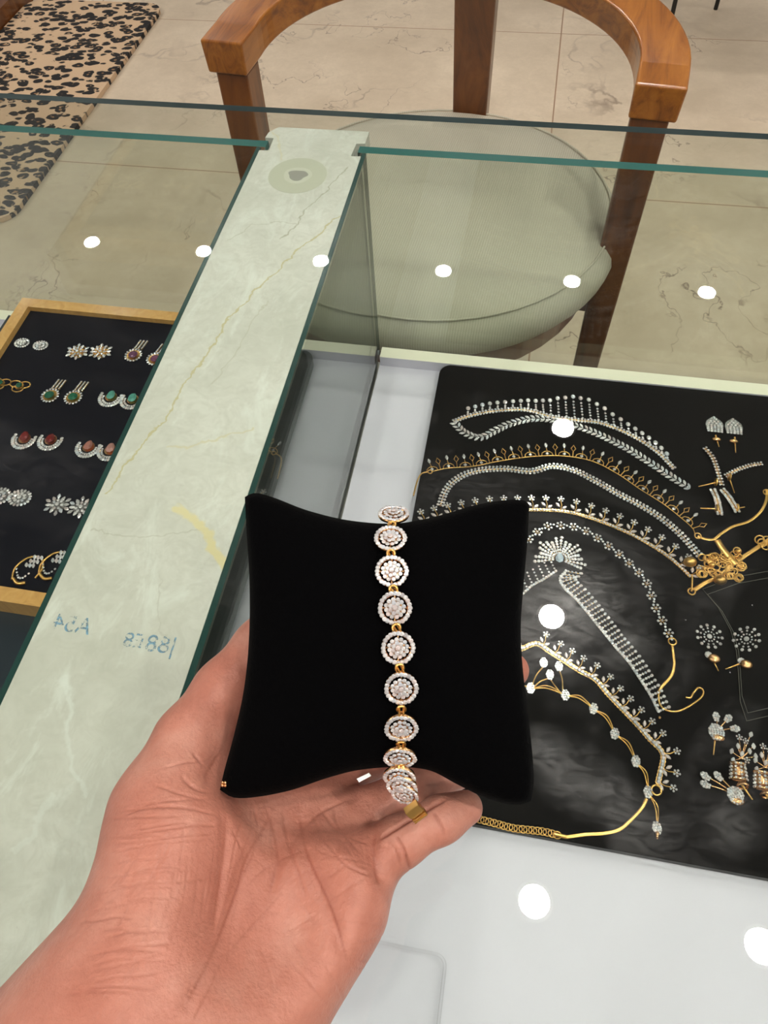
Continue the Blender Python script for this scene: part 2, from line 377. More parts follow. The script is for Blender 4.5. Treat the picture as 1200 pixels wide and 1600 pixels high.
# ------------------------------------------------------------------ glass display counter
XL, XR, YF, YB = -1.4, 1.0, -.28, .603
cnt = empty('display_counter', (-.2, .2, 0), 'long glass-topped jewellery display counter with cream ledge and white case floor', 'counter')
b = MB(); b.box((XL, YF, .0), (XR, .60, FLOORZ-.02), 'counter'); b.build('counter_body', cnt)
b = MB(); b.box((-.138, YF, FLOORZ-.02), (XR, .60, FLOORZ), 'white'); b.box((XL, YF, FLOORZ-.02), (-.249, .60, FLOORZ), 'white'); b.build('case_floor', cnt)
for x0, x1 in ((-.137, XR), (XL, -.2495)):
    b = MB(); b.box((x0, .576, FLOORZ), (x1, .592, .518), 'white', dict(top='cream')); bevel(b.build('ledge', cnt), .0008)
for x0, x1 in ((-.1478, XR), (XL, -.2335)):
    b = MB(); b.box((x0, .5925, FLOORZ), (x1, .6025, GB-.0004), 'pane', dict(top='edge', left='edge', right='edge')); b.build('back_pane', cnt)
for x0, x1 in ((-.1436, -.1400), (-.2416, -.2380)):
    b = MB(); b.box((x0, YF, FLOORZ), (x1, .5920, GB-.0004), 'side', dict(top='darkedge', front='darkedge', back='darkedge')); b.build('side_pane', cnt)
b = MB(); b.box((-.2376, YF, FLOORZ-.02), (-.1440, .588, GB-.014), 'board'); b.build('partition', cnt)
b = MB(); n0, n1, nd = .587, .607, .009
xa, xb = -.2378, -.1438
poly = [(xa, YF), (xb, YF), (xb, n0), (xb-nd, n0-.0005), (xb-nd+.001, n1-.001), (xb, n1), (xb, .626), (xa+.0085, .6255), (xa+.001, .616), (xa, n1), (xa+nd-.001, n1), (xa+nd, n0+.001), (xa, n0)]
b.prism(poly, GB-.0135, GB-.0003, 'strip'); st = b.build('marble_strip', cnt)
for x in (xb-nd, xa):
    b = MB(); b.box((x+.0005, n0+.0005, GB-.013), (x+nd-.0005, n1-.0005, GB-.006), 'counter'); b.build('slot_filler', cnt)
b = MB(); b.box((XL, YF, GB), (XR, .648, .760), 'glass', dict(top='glass', bot='glass2', left='edge', right='edge', back='greyedge', front='edge')); b.build('glass_top', cnt)
for x0 in (XR-.02, XL):
    b = MB(); b.box((x0, YF, FLOORZ), (x0+.02, .5920, GB-.001), 'counter'); b.build('end_panel', cnt)
for x0, x1 in ((XL+.02, -.249), (-.138, XR-.02)):
    b = MB(); b.box((x0, YF, FLOORZ), (x1, YF+.015, GB-.001), 'counter'); b.build('rear_panel', cnt)
def txt(s, px, py, size, ang, parent):
    cu = bpy.data.curves.new('ink_mark', 'FONT'); cu.body = s; cu.size = size; cu.extrude = .00003
    o = bpy.data.objects.new('ink_mark', cu); COL.objects.link(o); q = P(px, py, GB-.0002); o.scale = (-1, 1, 1)
    o.parent = parent; o.location = tuple(np.array(q)-np.array(wloc(parent))); o.rotation_euler = (0, 0, ang); cu.materials.append(M['ink'])
    dg = bpy.context.evaluated_depsgraph_get(); me = bpy.data.meshes.new_from_object(o.evaluated_get(dg)); me.name = 'ink_mark'
    k = bpy.data.objects.new('ink_mark', me); COL.objects.link(k); k.parent = parent; k.location = o.location; k.rotation_euler = o.rotation_euler; k.scale = o.scale
    bpy.data.objects.remove(o); k['label'] = 'faint mirrored blue stamp on the marble'; return k
NTk = NT(M['ink']); p = NTk.pos(); g = NTk.ramp(NTk.noise(260, p, 4, .7), [(.44, (0,)*3), (.6, (1,)*3)])
tr = NTk.n('BsdfTransparent'); mx = NTk.n('MixShader', {0: g, 1: tr.outputs[0], 2: NTk.b.outputs[0]}); NTk.link(mx.outputs[0], NTk.out.inputs[0])
txt('A54', 138, 992, .014, 0, cnt); txt('E8', 222, 1013, .012, .05, cnt); txt('|88', 272, 1022, .014, .05, cnt)

# clear washer lying on the marble, seen through the glass
# (the marble top is at .7475, the glass begins at .748: the disc is thin film)
DZ = GB-.0003
q = P(465, 274, DZ)
e = empty('rubber_disc', q, 'round translucent rubber disc with grey glue core at far end of the marble strip', 'disc')
M['rubber'] = mat('translucent_rubber', (.50, .50, .40), .4); M['rubber2'] = mat('pale_rubber', (.56, .56, .47), .4); M['glue'] = mat('grey_glue', (.30, .29, .26), .6)
def circ(c, r, n=32, ey=1, wob=0): return [(c[0]+r*(1+wob*math.sin(3*a)+wob*.7*math.sin(5*a+1))*math.cos(a), c[1]+ey*r*(1+wob*math.sin(3*a))*math.sin(a)) for a in np.linspace(0, 2*math.pi, n, endpoint=False)]
b = MB(); b.prism(circ(q, .0258), DZ, DZ+.0001, 'rubber'); b.build('disc_body', e)
b = MB(); b.prism(circ(q, .0125, ey=.95, wob=.03), DZ+.0001, DZ+.00015, 'rubber2'); b.build('rim', e)
b = MB(); b.prism(circ(q, .0083, ey=.9, wob=.12), DZ+.00015, DZ+.0002, 'glue'); b.build('glue_core', e)

# ------------------------------------------------------------------ armchairs, rug, stand
def chair(cx, cy, rz, label):
    root = empty('armchair', (0, 0, 0), label, 'chair', None)
    top = .685; b = MB(); vv = []; ff = []
    ts = [(-1, v) for v in (0, .02, .04)]+[(0, a) for a in np.linspace(0, math.pi, 44)]+[(1, v) for v in (.04, .02, 0)]
    for k_, v in ts:
        if k_ == 0: ca, sa = math.cos(v), math.sin(v)
        else: ca, sa = -k_, 0
        y0 = .05 if k_ == 0 else v; rise = .02*sa
        it = (.242*ca, y0+.178*sa); ib = (.243*ca, y0+.195*sa); ot = (.300*ca, y0+.240*sa); ob = (.298*ca, y0+.240*sa)
        zt = top+rise; zb = top-.04+rise*1.1
        vv += [(*ib, zb), (*ob, zb), (*ot, zt), (*it, zt)]
    N = len(ts)
    for k in range(N-1):
        a = 4*k; c = 4*(k+1); ff += [(a+q, a+(q+1) % 4, c+(q+1) % 4, c+q) for q in range(4)]
    ff += [(3, 2, 1, 0), (4*N-4, 4*N-3, 4*N-2, 4*N-1)]
    b.add(vv, ff, 'armwood'); o = b.build('arm_rail', root); bevel(o, .003, 3)
    for sx in (-1, 1):
        b = MB(); vv = []
        for (x, y, z), wd in zip([(sx*.268, .026, .646), (sx*.270, .022, .40), (sx*.274, .010, 0)], (.0225, .0215, .017)):
            vv += [(x-wd, y-.021, z), (x+wd, y-.021, z), (x+wd, y+.021, z), (x-wd, y+.021, z)]
        ff = [(4*k+a, 4*k+(a+1) % 4, 4*k+4+(a+1) % 4, 4*k+4+a) for k in range(2) for a in range(4)]+[(3, 2, 1, 0), (8, 9, 10, 11)]
        b.add(vv, [f[::-1] for f in ff], 'wood'); bevel(b.build('leg', root), .003)
    b = MB(); vv = []
    for (x, y, z), wd in zip([(.004, .262, .672), (-.006, .322, .40), (-.010, .345, 0)], (.030, .028, .022)):
        vv += [(x-wd, y-.014, z), (x+wd, y-.014, z), (x+wd, y+.014, z), (x-wd, y+.014, z)]
    b.add(vv, [f[::-1] for f in ff], 'wood'); bevel(b.build('back_leg', root), .003)
    # seat frame below the cushion
    b = MB(); b.prism(circ((0, .055), .245, 40), .352, .395, 'wood')
    b.box((-.262, .008, .345), (.262, .034, .392), 'wood'); bevel(b.build('seat_frame', root), .003)
    b = MB(); vv = []; ff = []; n = 56
    prof = [(.0, .40), (.19, .398), (.238, .398), (.262, .405), (.272, .42), (.275, .436), (.272, .45), (.262, .463), (.240, .474), (.19, .482), (.10, .487), (.0001, .489)]
    for r, z in prof:
        for i in range(n):
            a = 2*math.pi*i/n; vv.append((r*math.cos(a), r*math.sin(a)*.965+.048, z))
    for k in range(len(prof)-1): ff += [(k*n+i, k*n+(i+1) % n, (k+1)*n+(i+1) % n, (k+1)*n+i) for i in range(n)]
    b.add(vv, ff, 'fabric', smooth=True)
    cu = b.build('seat_cushion', root)
    b = MB(); b.ring((0, .048, .4675), .2585, .0016, 'fabric', n=56, ey=.965); b.build('piping', cu)
    root.location = (cx, cy, 0); root.rotation_euler = (0, 0, rz)
    return root
chair(-.129, .897, math.radians(-6.2), 'brown wooden horseshoe-arm chair with round beige fabric seat at the counter')
r_ = ray(13, 0); zc_ = 1.12+r_[2]*(-1.80/r_[0])
b = MB(); b.box((-2.6, 1.9, 0), (-1.80, 3.3, zc_), 'wood'); o = bevel(b.build('wooden_cabinet', off=(-2.2, 2.6, 0)), .004)
tag(o, 'dark brown wooden cabinet side at the top left corner beside the leopard rug', 'cabinet')
c1 = P(250, 22, 0); b = MB(); x1, y1 = -1.29, 2.60
b.prism(rrect(-1.795, 1.40, x1, y1, .06), .001, .014, 'leopard'); rug = b.build('rug', off=(-1.7, 2.0, 0)); bevel(rug, .005, 2)
tag(rug, 'leopard print fur rug with rounded corners on the marble floor', 'rug')
q = P(1036, 85, 0); q2 = P(1066, -45, .22)
e = empty('side_table', (q[0]+.02, q[1]+.15, 0), 'thin black metal table leg touching the floor behind the chair, top right', 'table')
M['tabletop'] = mat('grey_tabletop', (.35, .38, .38), .2)
for dx, dy in ((0, 0), (.34, 0), (.17, .3)):
    b = MB(); d_ = (q2-q)*2.5; b.tube([(q[0]+dx, q[1]+dy, 0), (q[0]+dx+d_[0], q[1]+dy+d_[1], .55)], .0065, 'blackmetal', 8); b.build('leg', e)
b = MB(); b.prism(circ((q[0]+.17+d_[0], q[1]+.13+d_[1]), .27, 32), .55, .565, 'tabletop'); b.build('table_top', e)

#TRAYS
# ------------------------------------------------------------------ trays
def W(pts, z=TRAY+.0008): return on(pts, z)
a0 = P(690, 556, TRAY); a1 = P(648, 800, TRAY); a2 = P(751, 1287, TRAY); a3 = P(1200, 1376, TRAY); a4 = P(1200, 610, TRAY)
xl = (a0[0]+a1[0])/2; ytop = .5765; ybot = (a2[1]+a3[1])/2
M['trayside'] = mat('tray_edge_grey', (.05, .05, .052), .8)
b = MB(); b.prism(rrect(xl, ybot, .46, ytop, .014), FLOORZ+.0003, TRAY, 'felt', mside='trayside')
tr1 = b.build('velvet_tray', off=((xl+.46)/2, (ybot+ytop)/2, FLOORZ)); bevel(tr1, .003, 3)
tag(tr1, 'large flat black velvet tray with rounded corners covered in necklaces, right case', 'tray')
c0 = P(35, 465, TRAYL+.006); cb = P(40, 945, TRAYL+.006)
e = empty('earring_tray', (c0[0]+.14, (c0[1]+cb[1])/2, TRAYL-.02), 'black velvet earring tray with golden wooden frame in the left case', 'tray')
x0, x1, y0, y1 = c0[0], -.2525, cb[1], c0[1]; fw = .013
b = MB(); b.box((x0+fw, y0+fw, TRAYL-.018), (x1-fw, y1-fw, TRAYL), 'navyfelt'); b.build('velvet_pad', e)
for lo, hi in (((x0, y1-fw), (x1, y1)), ((x0, y0), (x1, y0+fw)), ((x0, y0+fw), (x0+fw, y1-fw)), ((x1-fw, y0+fw), (x1, y1-fw))):
    b = MB(); b.box((*lo, TRAYL-.02), (*hi, TRAYL+.006), 'frame'); bevel(b.build('frame_rail', e), .001)
b = MB(); b.box((x0-.03, YF+.03, FLOORZ), (-.251, y1-.003, TRAYL-.0205), 'slate'); o = bevel(b.build('display_box', off=((x0-.25)/2, .2, FLOORZ)), .002)
tag(o, 'dark slate display box under the golden framed earring tray', 'box')
for k in range(3):
    pass
# clear plastic tray near the bottom of the picture
q0 = P(560, 1486, FLOORZ+.02); q1 = P(700, 1492, FLOORZ+.02); q2 = P(712, 1640, FLOORZ+.02)
b = MB(); ro = rrect(q1[0]-.16, q1[1]-.12, q1[0], q1[1], .008); ri = rrect(q1[0]-.158, q1[1]-.118, q1[0]-.002, q1[1]-.002, .006)
nn = len(ro)
vv = [(x, y, FLOORZ+.0003) for x, y in ro]+[(x, y, FLOORZ+.02) for x, y in ro]+[(x, y, FLOORZ+.02) for x, y in ri]+[(x, y, FLOORZ+.002) for x, y in ri]
ff = [(k*nn+i, k*nn+(i+1) % nn, (k+1)*nn+(i+1) % nn, (k+1)*nn+i) for k in range(3) for i in range(nn)]+[tuple(range(3*nn, 4*nn))]
b.add(vv, ff, 'acrylic', smooth=False)
tag(b.build('plastic_tray', off=(q1[0]-.08, q1[1]-.06, FLOORZ)), 'clear plastic tray with rounded corner standing on the white case floor', 'tray')

#JEWELS
# ------------------------------------------------------------------ jewellery motifs (local: x along, y outward, z up; metres)
def motif(fn):
    b = MB(); fn(b); return b.data('motif')
def fl6(b, R=.0026, r=.00125, cx=0, cy=0, st='stone', n=6, z=.0008, a0=.3):
    b.gem((cx, cy, z+.0003), r*.95, st, n=6)
    for k in range(n):
        a = a0+2*math.pi*k/n; b.gem((cx+R*math.cos(a), cy+R*math.sin(a), z), r, st, n=6)
        b.tube([(cx, cy, z*.6), (cx+R*math.cos(a), cy+R*math.sin(a), z*.6)], .0003, 'gold', 4)
def leaf(b, cx, cy, ang, L, Wd, st='stone', z=.0006):
    c, s_ = math.cos(ang), math.sin(ang)
    b.gem((cx+c*L, cy+s_*L, z), Wd, st, x=(-s_, c, 0), y=(-c, -s_, 0), ey=L/Wd, shape='marquise', h=Wd*.8)
def oval_pave(b, rx, ry, z=.0012, st='stone', plate='steel', g=.0012):
    b.prism(circ((0, 0), 1, 20), 0, 0, plate) if False else None
    pl = [(rx*math.cos(a), ry*math.sin(a)) for a in np.linspace(0, 2*math.pi, 18, endpoint=False)]
    b.prism(pl, z*.2, z, plate)
    j = 0; y = -ry+g*.7
    while y < ry:
        hw = rx*math.sqrt(max(0, 1-(y/ry)**2)); x = -hw+g*.6+(j % 2)*g*.5
        while x < hw-g*.3: b.gem((x, y, z), g*1.15, st, n=6); x += g*1.75
        y += g*1.6; j += 1

def place_row(name, me_list, parent, curve_px, n, z, side=1, sc=None, skip=None, aim=None):
    c = spline(W(curve_px, z), n); tg = tangents(c)
    for i in range(n):
        if skip and skip(i): continue
        t_ = tg[i]; out = np.array([-t_[1], t_[0], 0])*side
        if aim is not None: out = np.array([aim[0], aim[1], 0.])
        ang = math.atan2(out[1], out[0])-math.pi/2
        me = me_list[i % len(me_list)]; s_ = sc(i/(n-1)) if sc else 1
        put(me, name, parent, c[i], ang, s_)
    return c
def row(b, px, n, r, z, st='stone', off=0, n_=6, gold=True, ey=1.0, bez=False):
    c = spline(W(px, z), n); tg = tangents(c)
    for i in range(n):
        sd = np.array([-tg[i][1], tg[i][0], 0]); q = c[i]+sd*off
        b.gem(q+np.array([0, 0, .0007]), r, st, x=tg[i]*[1, 1, 0], y=sd, n=n_, ey=ey)
    if bez:
        for q in c: b.prism(circ(q, r*1.15, 8), z+.0002, z+.0008, 'gold')
    if gold: b.tube(c+np.array([0, 0, .0003]), r*.4, 'gold', 5)
    return c
ZT = TRAY+.0002
GSC = .84
def necklace(px0, label, group='necklaces laid out on the black velvet tray'):
    return empty('necklace', P(*px0, ZT), label, 'necklace', group)
# 1: drop fringe necklace
N = necklace((880, 652), 'top sparkling necklace with a fringe of tall stone drops rising to a peak')
c1px = [(709, 659), (735, 650), (770, 643), (820, 641), (862, 652), (900, 657), (940, 662), (985, 680), (1025, 705), (1052, 732)]
b = MB(); row(b, c1px, 74, .0019, ZT, off=.0016); row(b, c1px, 74, .0019, ZT, off=-.0016, gold=False); b.build('stone_band', N)
up = (P(895, 600, ZT)-P(900, 657, ZT)); upl = np.linalg.norm(up); upn = up/upl
cs_ = spline(W(c1px, ZT), 31); hts = [1.0]*0
for i in range(2, 30):
    u = i/30; xx = u; h = .008+.022*math.exp(-((xx-.545)/.15)**2)
    if i % 2: h *= .97
    b = MB(); k = int(h/.0052)+1
    for j in range(k): b.gem(cs_[i]+upn*(.004+(h-.004)*j/k)+np.array([0, 0, .0006]), .0016, 'stone', n=6)
    b.gem(cs_[i]+upn*(h+.0028)+np.array([0, 0, .0006]), .0029, 'stone', x=np.array([upn[1], -upn[0], 0]), y=upn, ey=1.25)
    b.tube([cs_[i]+[0, 0, .0005], cs_[i]+upn*h+[0, 0, .0003]], .0003, 'steel', 4)
    b.build('stone_drop', N)
# 1b: leaf chevron strand
N = necklace((900, 670), 'silvery laurel-leaf necklace strand looping directly under the fringe necklace')
px = [(712, 664), (728, 678), (752, 684), (775, 673), (800, 662), (835, 655), (868, 658), (905, 668), (945, 684), (985, 705), (1020, 727), (1050, 747), (1078, 764)]
ch = MB()
for s_ in (-1, 1): leaf(ch, 0, 0, math.radians(90*0)+s_*.55, .0031, .0016)
b = MB(); c = spline(W(px, ZT), 54); tg = tangents(c)
for i in range(54):
    for s_ in (-1, 1):
        a = math.atan2(tg[i][1], tg[i][0])+math.pi+s_*.75
        d_ = np.array([math.cos(a), math.sin(a), 0]); q = c[i]+d_*.0036
        b.gem(q+[0, 0, .0006], .0019, 'stone', x=np.array([-d_[1], d_[0], 0]), y=-d_, ey=2.1, shape='marquise', h=.0014)
b.tube(c+[0, 0, .0004], .0005, 'steel', 4); b.build('leaf_strand', N)
# 2: gold tulip necklace
N = necklace((860, 714), 'gold necklace of alternating open gold loops and pointed clear stones')
px = [(676, 737), (700, 732), (740, 729), (780, 721), (830, 714), (880, 713), (925, 721), (965, 741), (1000, 765), (1035, 787), (1062, 808), (1082, 826), (1086, 838)]
c = spline(W(px, ZT), 80); b = MB(); b.tube(c[::1]+[0, 0, .0006], .0005, 'gold', 5)
b.ring(P(1090, 838, ZT)+[0, 0, .001], .003, .0006, 'gold'); b.ring(P(672, 738, ZT)+[0, 0, .001], .0022, .0006, 'gold'); b.build('chain', N)
A = MB(); leaf(A, 0, .0115, -math.pi/2, .0001, .0001) if False else None
A.tube([(0, 0, .0006), (.0005, .004, .0008), (0, .0085, .0008)], .0004, 'gold', 4)
A.gem((0, .0115, .0006), .0019, 'stone', ey=1.9, shape='marquise', h=.0015)
for s_ in (-1, 1): A.tube([(s_*.0052, 0, .0006), (s_*.0046, .003, .0007), (s_*.0022, .0048, .0007), (0, .0052, .0007)], .00045, 'gold', 4)
A.gem((0, .0022, .0006), .0019, 'stone', n=8)
Bm = MB(); Bm.tube([(0, 0, .0006), (0, .0065, .0008)], .00045, 'gold', 4)
Bm.tube([(0, .006, .0008), (.0021, .0095, .0008), (0, .0135, .0008), (-.0021, .0095, .0008)], .0005, 'gold', 4, True)
tulA = A.data('stone_charm'); tulB = Bm.data('gold_loop_charm')
cc = spline(W(px, ZT), 35); tg = tangents(cc)
for i in range(0, 34):
    out = np.array([-tg[i][1], tg[i][0], 0])
    put(tulA if i % 2 == 0 else tulB, 'stone_charm' if i % 2 == 0 else 'gold_loop_charm', N, cc[i], math.atan2(out[1], out[0])-math.pi/2, 1.12)
def herring(N, px, wd=.0014, name='flat_chain', z=ZT):
    b = MB(); c = spline(W(px, z), 60); b.tube(c+[0, 0, wd*.35], wd, 'gold', 8, flat=.3); return b.build(name, N)
herring(N, [(1090, 838), (1100, 842), (1115, 843), (1127, 834), (1145, 823), (1170, 815), (1188, 800), (1197, 782), (1198, 765)])
b = MB(); b.ring(P(1197, 770, ZT)+[0, 0, .001], .003, .0007, 'gold'); b.tube(spline(W([(668, 738), (658, 741), (652, 752), (646, 775)], ZT), 12)+[0, 0, .0006], .0008, 'gold', 6); b.build('end_chain', N)
# 3: braided stone strand
N = necklace((800, 735), 'braided all-stone necklace strand with no gold, curving under the open gold loops')
px = [(688, 790), (696, 768), (712, 750), (742, 737), (785, 733), (830, 737), (862, 729), (895, 735), (930, 752), (965, 772), (1000, 790), (1035, 812), (1065, 838), (1092, 868)]
b = MB()
for k, o_ in enumerate((-.0026, 0, .0026)): row(b, px, 84+k%2, .0018, ZT, off=o_, gold=(k == 1))
b.build('stone_band', N); b = MB(); b.ball(P(688, 791, ZT)+[0, 0, .0012], .0012, 'rose'); b.ball(P(1093, 869, ZT)+[0, 0, .0012], .0012, 'rose'); b.build('end_cap', N)
# flower-stem motif
FS = MB(); FS.tube([(0, 0, .0007), (.001, .006, .0009), (0, .0105, .001)], .00045, 'gold', 4)
leaf(FS, .0002, .001, math.radians(38), .0036, .0019); leaf(FS, -.0002, .003, math.radians(130), .0036, .0019)
fl6(FS, .0024, .0013, 0, .0125, n=5); flower_stem = FS.data('flower_charm')
# 4
N = necklace((950, 812), 'gold tennis necklace with upright flower sprays along its outer side')
px = [(664, 818), (700, 809), (760, 799), (828, 797), (868, 798), (900, 803), (938, 815), (975, 830), (1010, 848), (1040, 867), (1062, 885), (1077, 900)]
b = MB(); row(b, px, 92, .0017, ZT, bez=True); c = spline(W(px, ZT), 80); b.tube(c+[0, 0, .0003], .0014, 'gold', 6, flat=.3); b.build('tennis_chain', N)
place_row('flower_charm', [flower_stem], N, px, 21, ZT, side=1, sc=lambda u: 1.1)
b = MB(); q = P(1080, 925, ZT); b.tube([P(1081, 900, ZT)+[0, 0, .001], q+[0, 0, .001]], .001, 'gold', 6); b.ring(q+[0, 0, .001], .0032, .0008, 'gold'); b.build('end_ring', N)
# 5 floral chain
N = necklace((945, 852), 'pinkish flower-link necklace arching inside the spray necklace, gold hook tail')
px = [(812, 856), (838, 833), (860, 822), (884, 823), (905, 826), (925, 836), (945, 850), (963, 863), (984, 882), (1002, 900), (1013, 918), (1022, 945), (1033, 968), (1044, 990)]
FM = MB(); fl6(FM, .0036, .0016, n=6); FM.gem((.0062, 0, .0008), .0014, 'stone'); fm = FM.data('flower_link')
place_row('flower_link', [fm], N, px, 17, ZT)
b = MB(); b.ring(P(1050, 1003, ZT)+[0, 0, .001], .0034, .0007, 'gold')
b.build('jump_ring', N); herring(N, [(1050, 1007), (1052, 1025), (1053, 1040), (1048, 1057), (1034, 1073), (1028, 1085)], .0013)
b = MB(); b.tube(spline(W([(1028, 1085), (1030, 1100), (1040, 1110), (1058, 1112), (1078, 1103), (1095, 1090), (1098, 1080), (1091, 1075), (1083, 1083), (1078, 1091), (1071, 1090)], ZT), 60)+[0, 0, .001], .0009, 'gold', 6); b.build('hook', N)
# 6 fan comb necklace
N = necklace((874, 872), 'comb-tooth stone necklace with a sunburst fan and large pear stone at its centre')
q0 = P(874, 874, ZT); b = MB(); b.gem(q0+[0, 0, .002], .0055, 'icy', ey=1.15, shape='pear'); b.build('centre_stone', N)
for k in range(17):
    a = math.radians(-20+k*13.5); L_ = .021+.003*math.sin(k*1.7)
    b = MB(); d_ = np.array([math.cos(a), math.sin(a), 0])
    for j in range(6): b.gem(q0+d_*(.0065+(L_-.0065)*j/5)+[0, 0, .0008], .0015+.00014*j, 'stone', n=6)
    b.tube([q0+d_*.005+[0, 0, .0004], q0+d_*L_+[0, 0, .0004]], .0003, 'gold', 4); b.build('fan_ray', N)
px = [(884, 893), (875, 905), (882, 920), (900, 937), (918, 958), (940, 985), (960, 1010), (982, 1035), (1000, 1062), (1015, 1085), (1028, 1112)]
b = MB(); row(b, px, 62, .0019, ZT, gold=True); px2 = [(868, 893), (850, 905), (832, 915), (815, 930), (800, 942)]
row(b, px2, 20, .0019, ZT); b.build('stone_band', N)
def comb(px, n, L0, L1, side):
    c = spline(W(px, ZT), n); tg = tangents(c)
    for i in range(n):
        out = np.array([-tg[i][1], tg[i][0], 0])*side; out = out*.8+np.array([.5, .4, 0]); out /= np.linalg.norm(out); L = L0+(L1-L0)*i/n
        b = MB()
        for j in range(4): b.gem(c[i]+out*(.002+L*j/3.5)+[0, 0, .0008], .0015, 'stone', n=6)
        b.gem(c[i]+out*(L+.0015)+[0, 0, .0008], .0018, 'stone', n=6)
        b.tube([c[i]+[0, 0, .0004], c[i]+out*L+[0, 0, .0004]], .00028, 'gold', 4); b.build('comb_tooth', N)
comb(px, 34, .013, .0085, 1)
c = spline(W(px2, ZT), 9)
for i in range(9):
    b = MB(); out = np.array([-.45, .89, 0])
    for j in range(4): b.gem(c[i]+out*(.003+.0035*j)+[0, 0, .0008], .0013, 'stone', n=6)
    b.build('comb_tooth', N)
b = MB(); b.ball(P(1030, 1122, ZT)+[0, 0, .0012], .0014, 'rose'); b.build('end_cap', N)
# 7 golden tennis with leaves
N = necklace((930, 1062), 'lower gold tennis necklace with leaf and flower sprays, ending in a gold ring')
px = [(790, 1022), (815, 1014), (838, 1006), (858, 1018), (880, 1032), (905, 1048), (930, 1062), (950, 1085), (972, 1108), (995, 1132), (1015, 1155), (1032, 1172), (1036, 1185), (1032, 1205), (1028, 1222)]
b = MB(); row(b, px, 66, .0021, ZT, bez=True); c = spline(W(px, ZT), 80); b.tube(c+[0, 0, .0003], .0015, 'gold', 6, flat=.3); b.build('tennis_chain', N)
place_row('flower_charm', [flower_stem], N, px, 17, ZT, side=1, skip=lambda i: i in (0, 2), sc=lambda u: .95)
b = MB(); b.ring(P(1025, 1235, ZT)+[0, 0, .001], .0038, .0009, 'gold'); b.build('end_ring', N)
# 8 oval stations
N = necklace((927, 1108), 'slender gold wire necklace with oval pave stations and a gold chain tail')
OV = MB(); oval_pave(OV, .0036, .0046); ov = OV.data('oval_station')
stn = [(829, 1076), (883, 1087), (927, 1108), (960, 1147), (993, 1190), (1012, 1238), (1026, 1294)]
for s_ in stn: put(ov, 'oval_station', N, P(*s_, ZT), random.uniform(-.3, .3))
b = MB()
for a, bb in zip(stn[:-1], stn[1:]):
    a = np.array(a); bb = np.array(bb); d_ = bb-a; nrm = np.array([d_[1], -d_[0]])/np.linalg.norm(d_)
    for k in (5, 9): b.tube(spline(W([a+d_*.05, a+d_*.4+nrm*k, a+d_*.75+nrm*k*.6, bb-d_*.05], ZT), 14)+[0, 0, .0008], .0006, 'gold', 5)
b.tube(spline(W([(829, 1076), (815, 1070), (800, 1060)], ZT), 6)+[0, 0, .0008], .0007, 'gold', 5); b.build('wire', N)
for (x, y), foot in (((849, 1038), (831, 1072)), ((859, 1056), (834, 1074)), ((873, 1042), (879, 1082)), ((857, 1054), (876, 1084))):
    b = MB(); b.tube(spline(W([(x, y+4), ((x+foot[0])/2+(2 if x > 860 else -2), (y+foot[1])/2), foot], ZT), 8)+[0, 0, .0009], .0006, 'gold', 5); b.build('drop_wire', N)
for s_ in ((849, 1036), (859, 1055), (873, 1042)): put(ov, 'oval_drop', N, P(*s_, ZT+.0005), .1, .95)
b = MB(); q = P(1026, 1303, ZT)
for k in range(3): b.ball(P(1026, 1303+k*3.5, ZT)+[0, 0, .0012], .0019-.0004*k, 'rose')
b.build('tip_beads', N)
herring(N, [(1010, 1248), (1003, 1262), (988, 1279), (968, 1296), (945, 1302), (915, 1304), (885, 1308)], .0014)
b = MB(); b.tube(spline(W([(885, 1308), (872, 1305), (865, 1303)], ZT), 5)+[0, 0, .0008], .0016, 'gold', 6)
c = spline(W([(870, 1305), (850, 1300), (825, 1297), (800, 1294), (770, 1286), (735, 1277)], ZT), 19)
for i, q in enumerate(c): b.ring(q+[0, 0, .0012], .0032, .0005, 'gold', ey=.8, n=12, k=5, x=(1, 0, .2*(-1)**i), y=(0, 1, .1))
b.build('extender_chain', N)
# gold chain ends seen at the right edge
def heap(px0, label, seg, beads, chains):
    e = empty('gold_chain_heap', P(*px0, ZT), label, 'chain')
    for s_ in seg: herring(e, s_[0], s_[1], 'flat_chain', ZT+s_[2])
    b = MB()
    for (x, y, r, z) in beads: b.ball(P(x, y, ZT)+[0, 0, r+z], r, 'gold', 10, 6, (1, .8, .9))
    b.build('gold_beads', e); b = MB()
    for (x, y, R, z) in chains: b.ring(P(x, y, ZT)+[0, 0, .0015+z], R, .0007, 'gold', n=12, k=5, x=(1, 0, random.uniform(-.3, .3)), y=(0, 1, random.uniform(-.3, .3)))
    b.build('chain_links', e); return e
R_ = random.Random(3)
heap((1135, 885), 'tangled heap of golden earring backs and chain ends right of the spray necklace',
     [([(1085, 922), (1100, 912), (1115, 905), (1128, 897), (1145, 882), (1165, 868), (1185, 855), (1205, 842)], .0021, .001), ([(1120, 845), (1128, 858), (1140, 872), (1150, 882)], .0034, .002)],
     [(1075, 883, .0062, 0), (1122, 911, .006, 0), (1110, 886, .003, .001), (1150, 866, .003, .003), (1100, 890, .0025, 0)],
     [(1092+R_.random()*70, 872+R_.random()*36-.15*i, .0028+.001*R_.random(), .002*R_.random()) for i in range(60)]+[(1185+4*i, 845+5*(i % 3), .0038, .001) for i in range(6)])

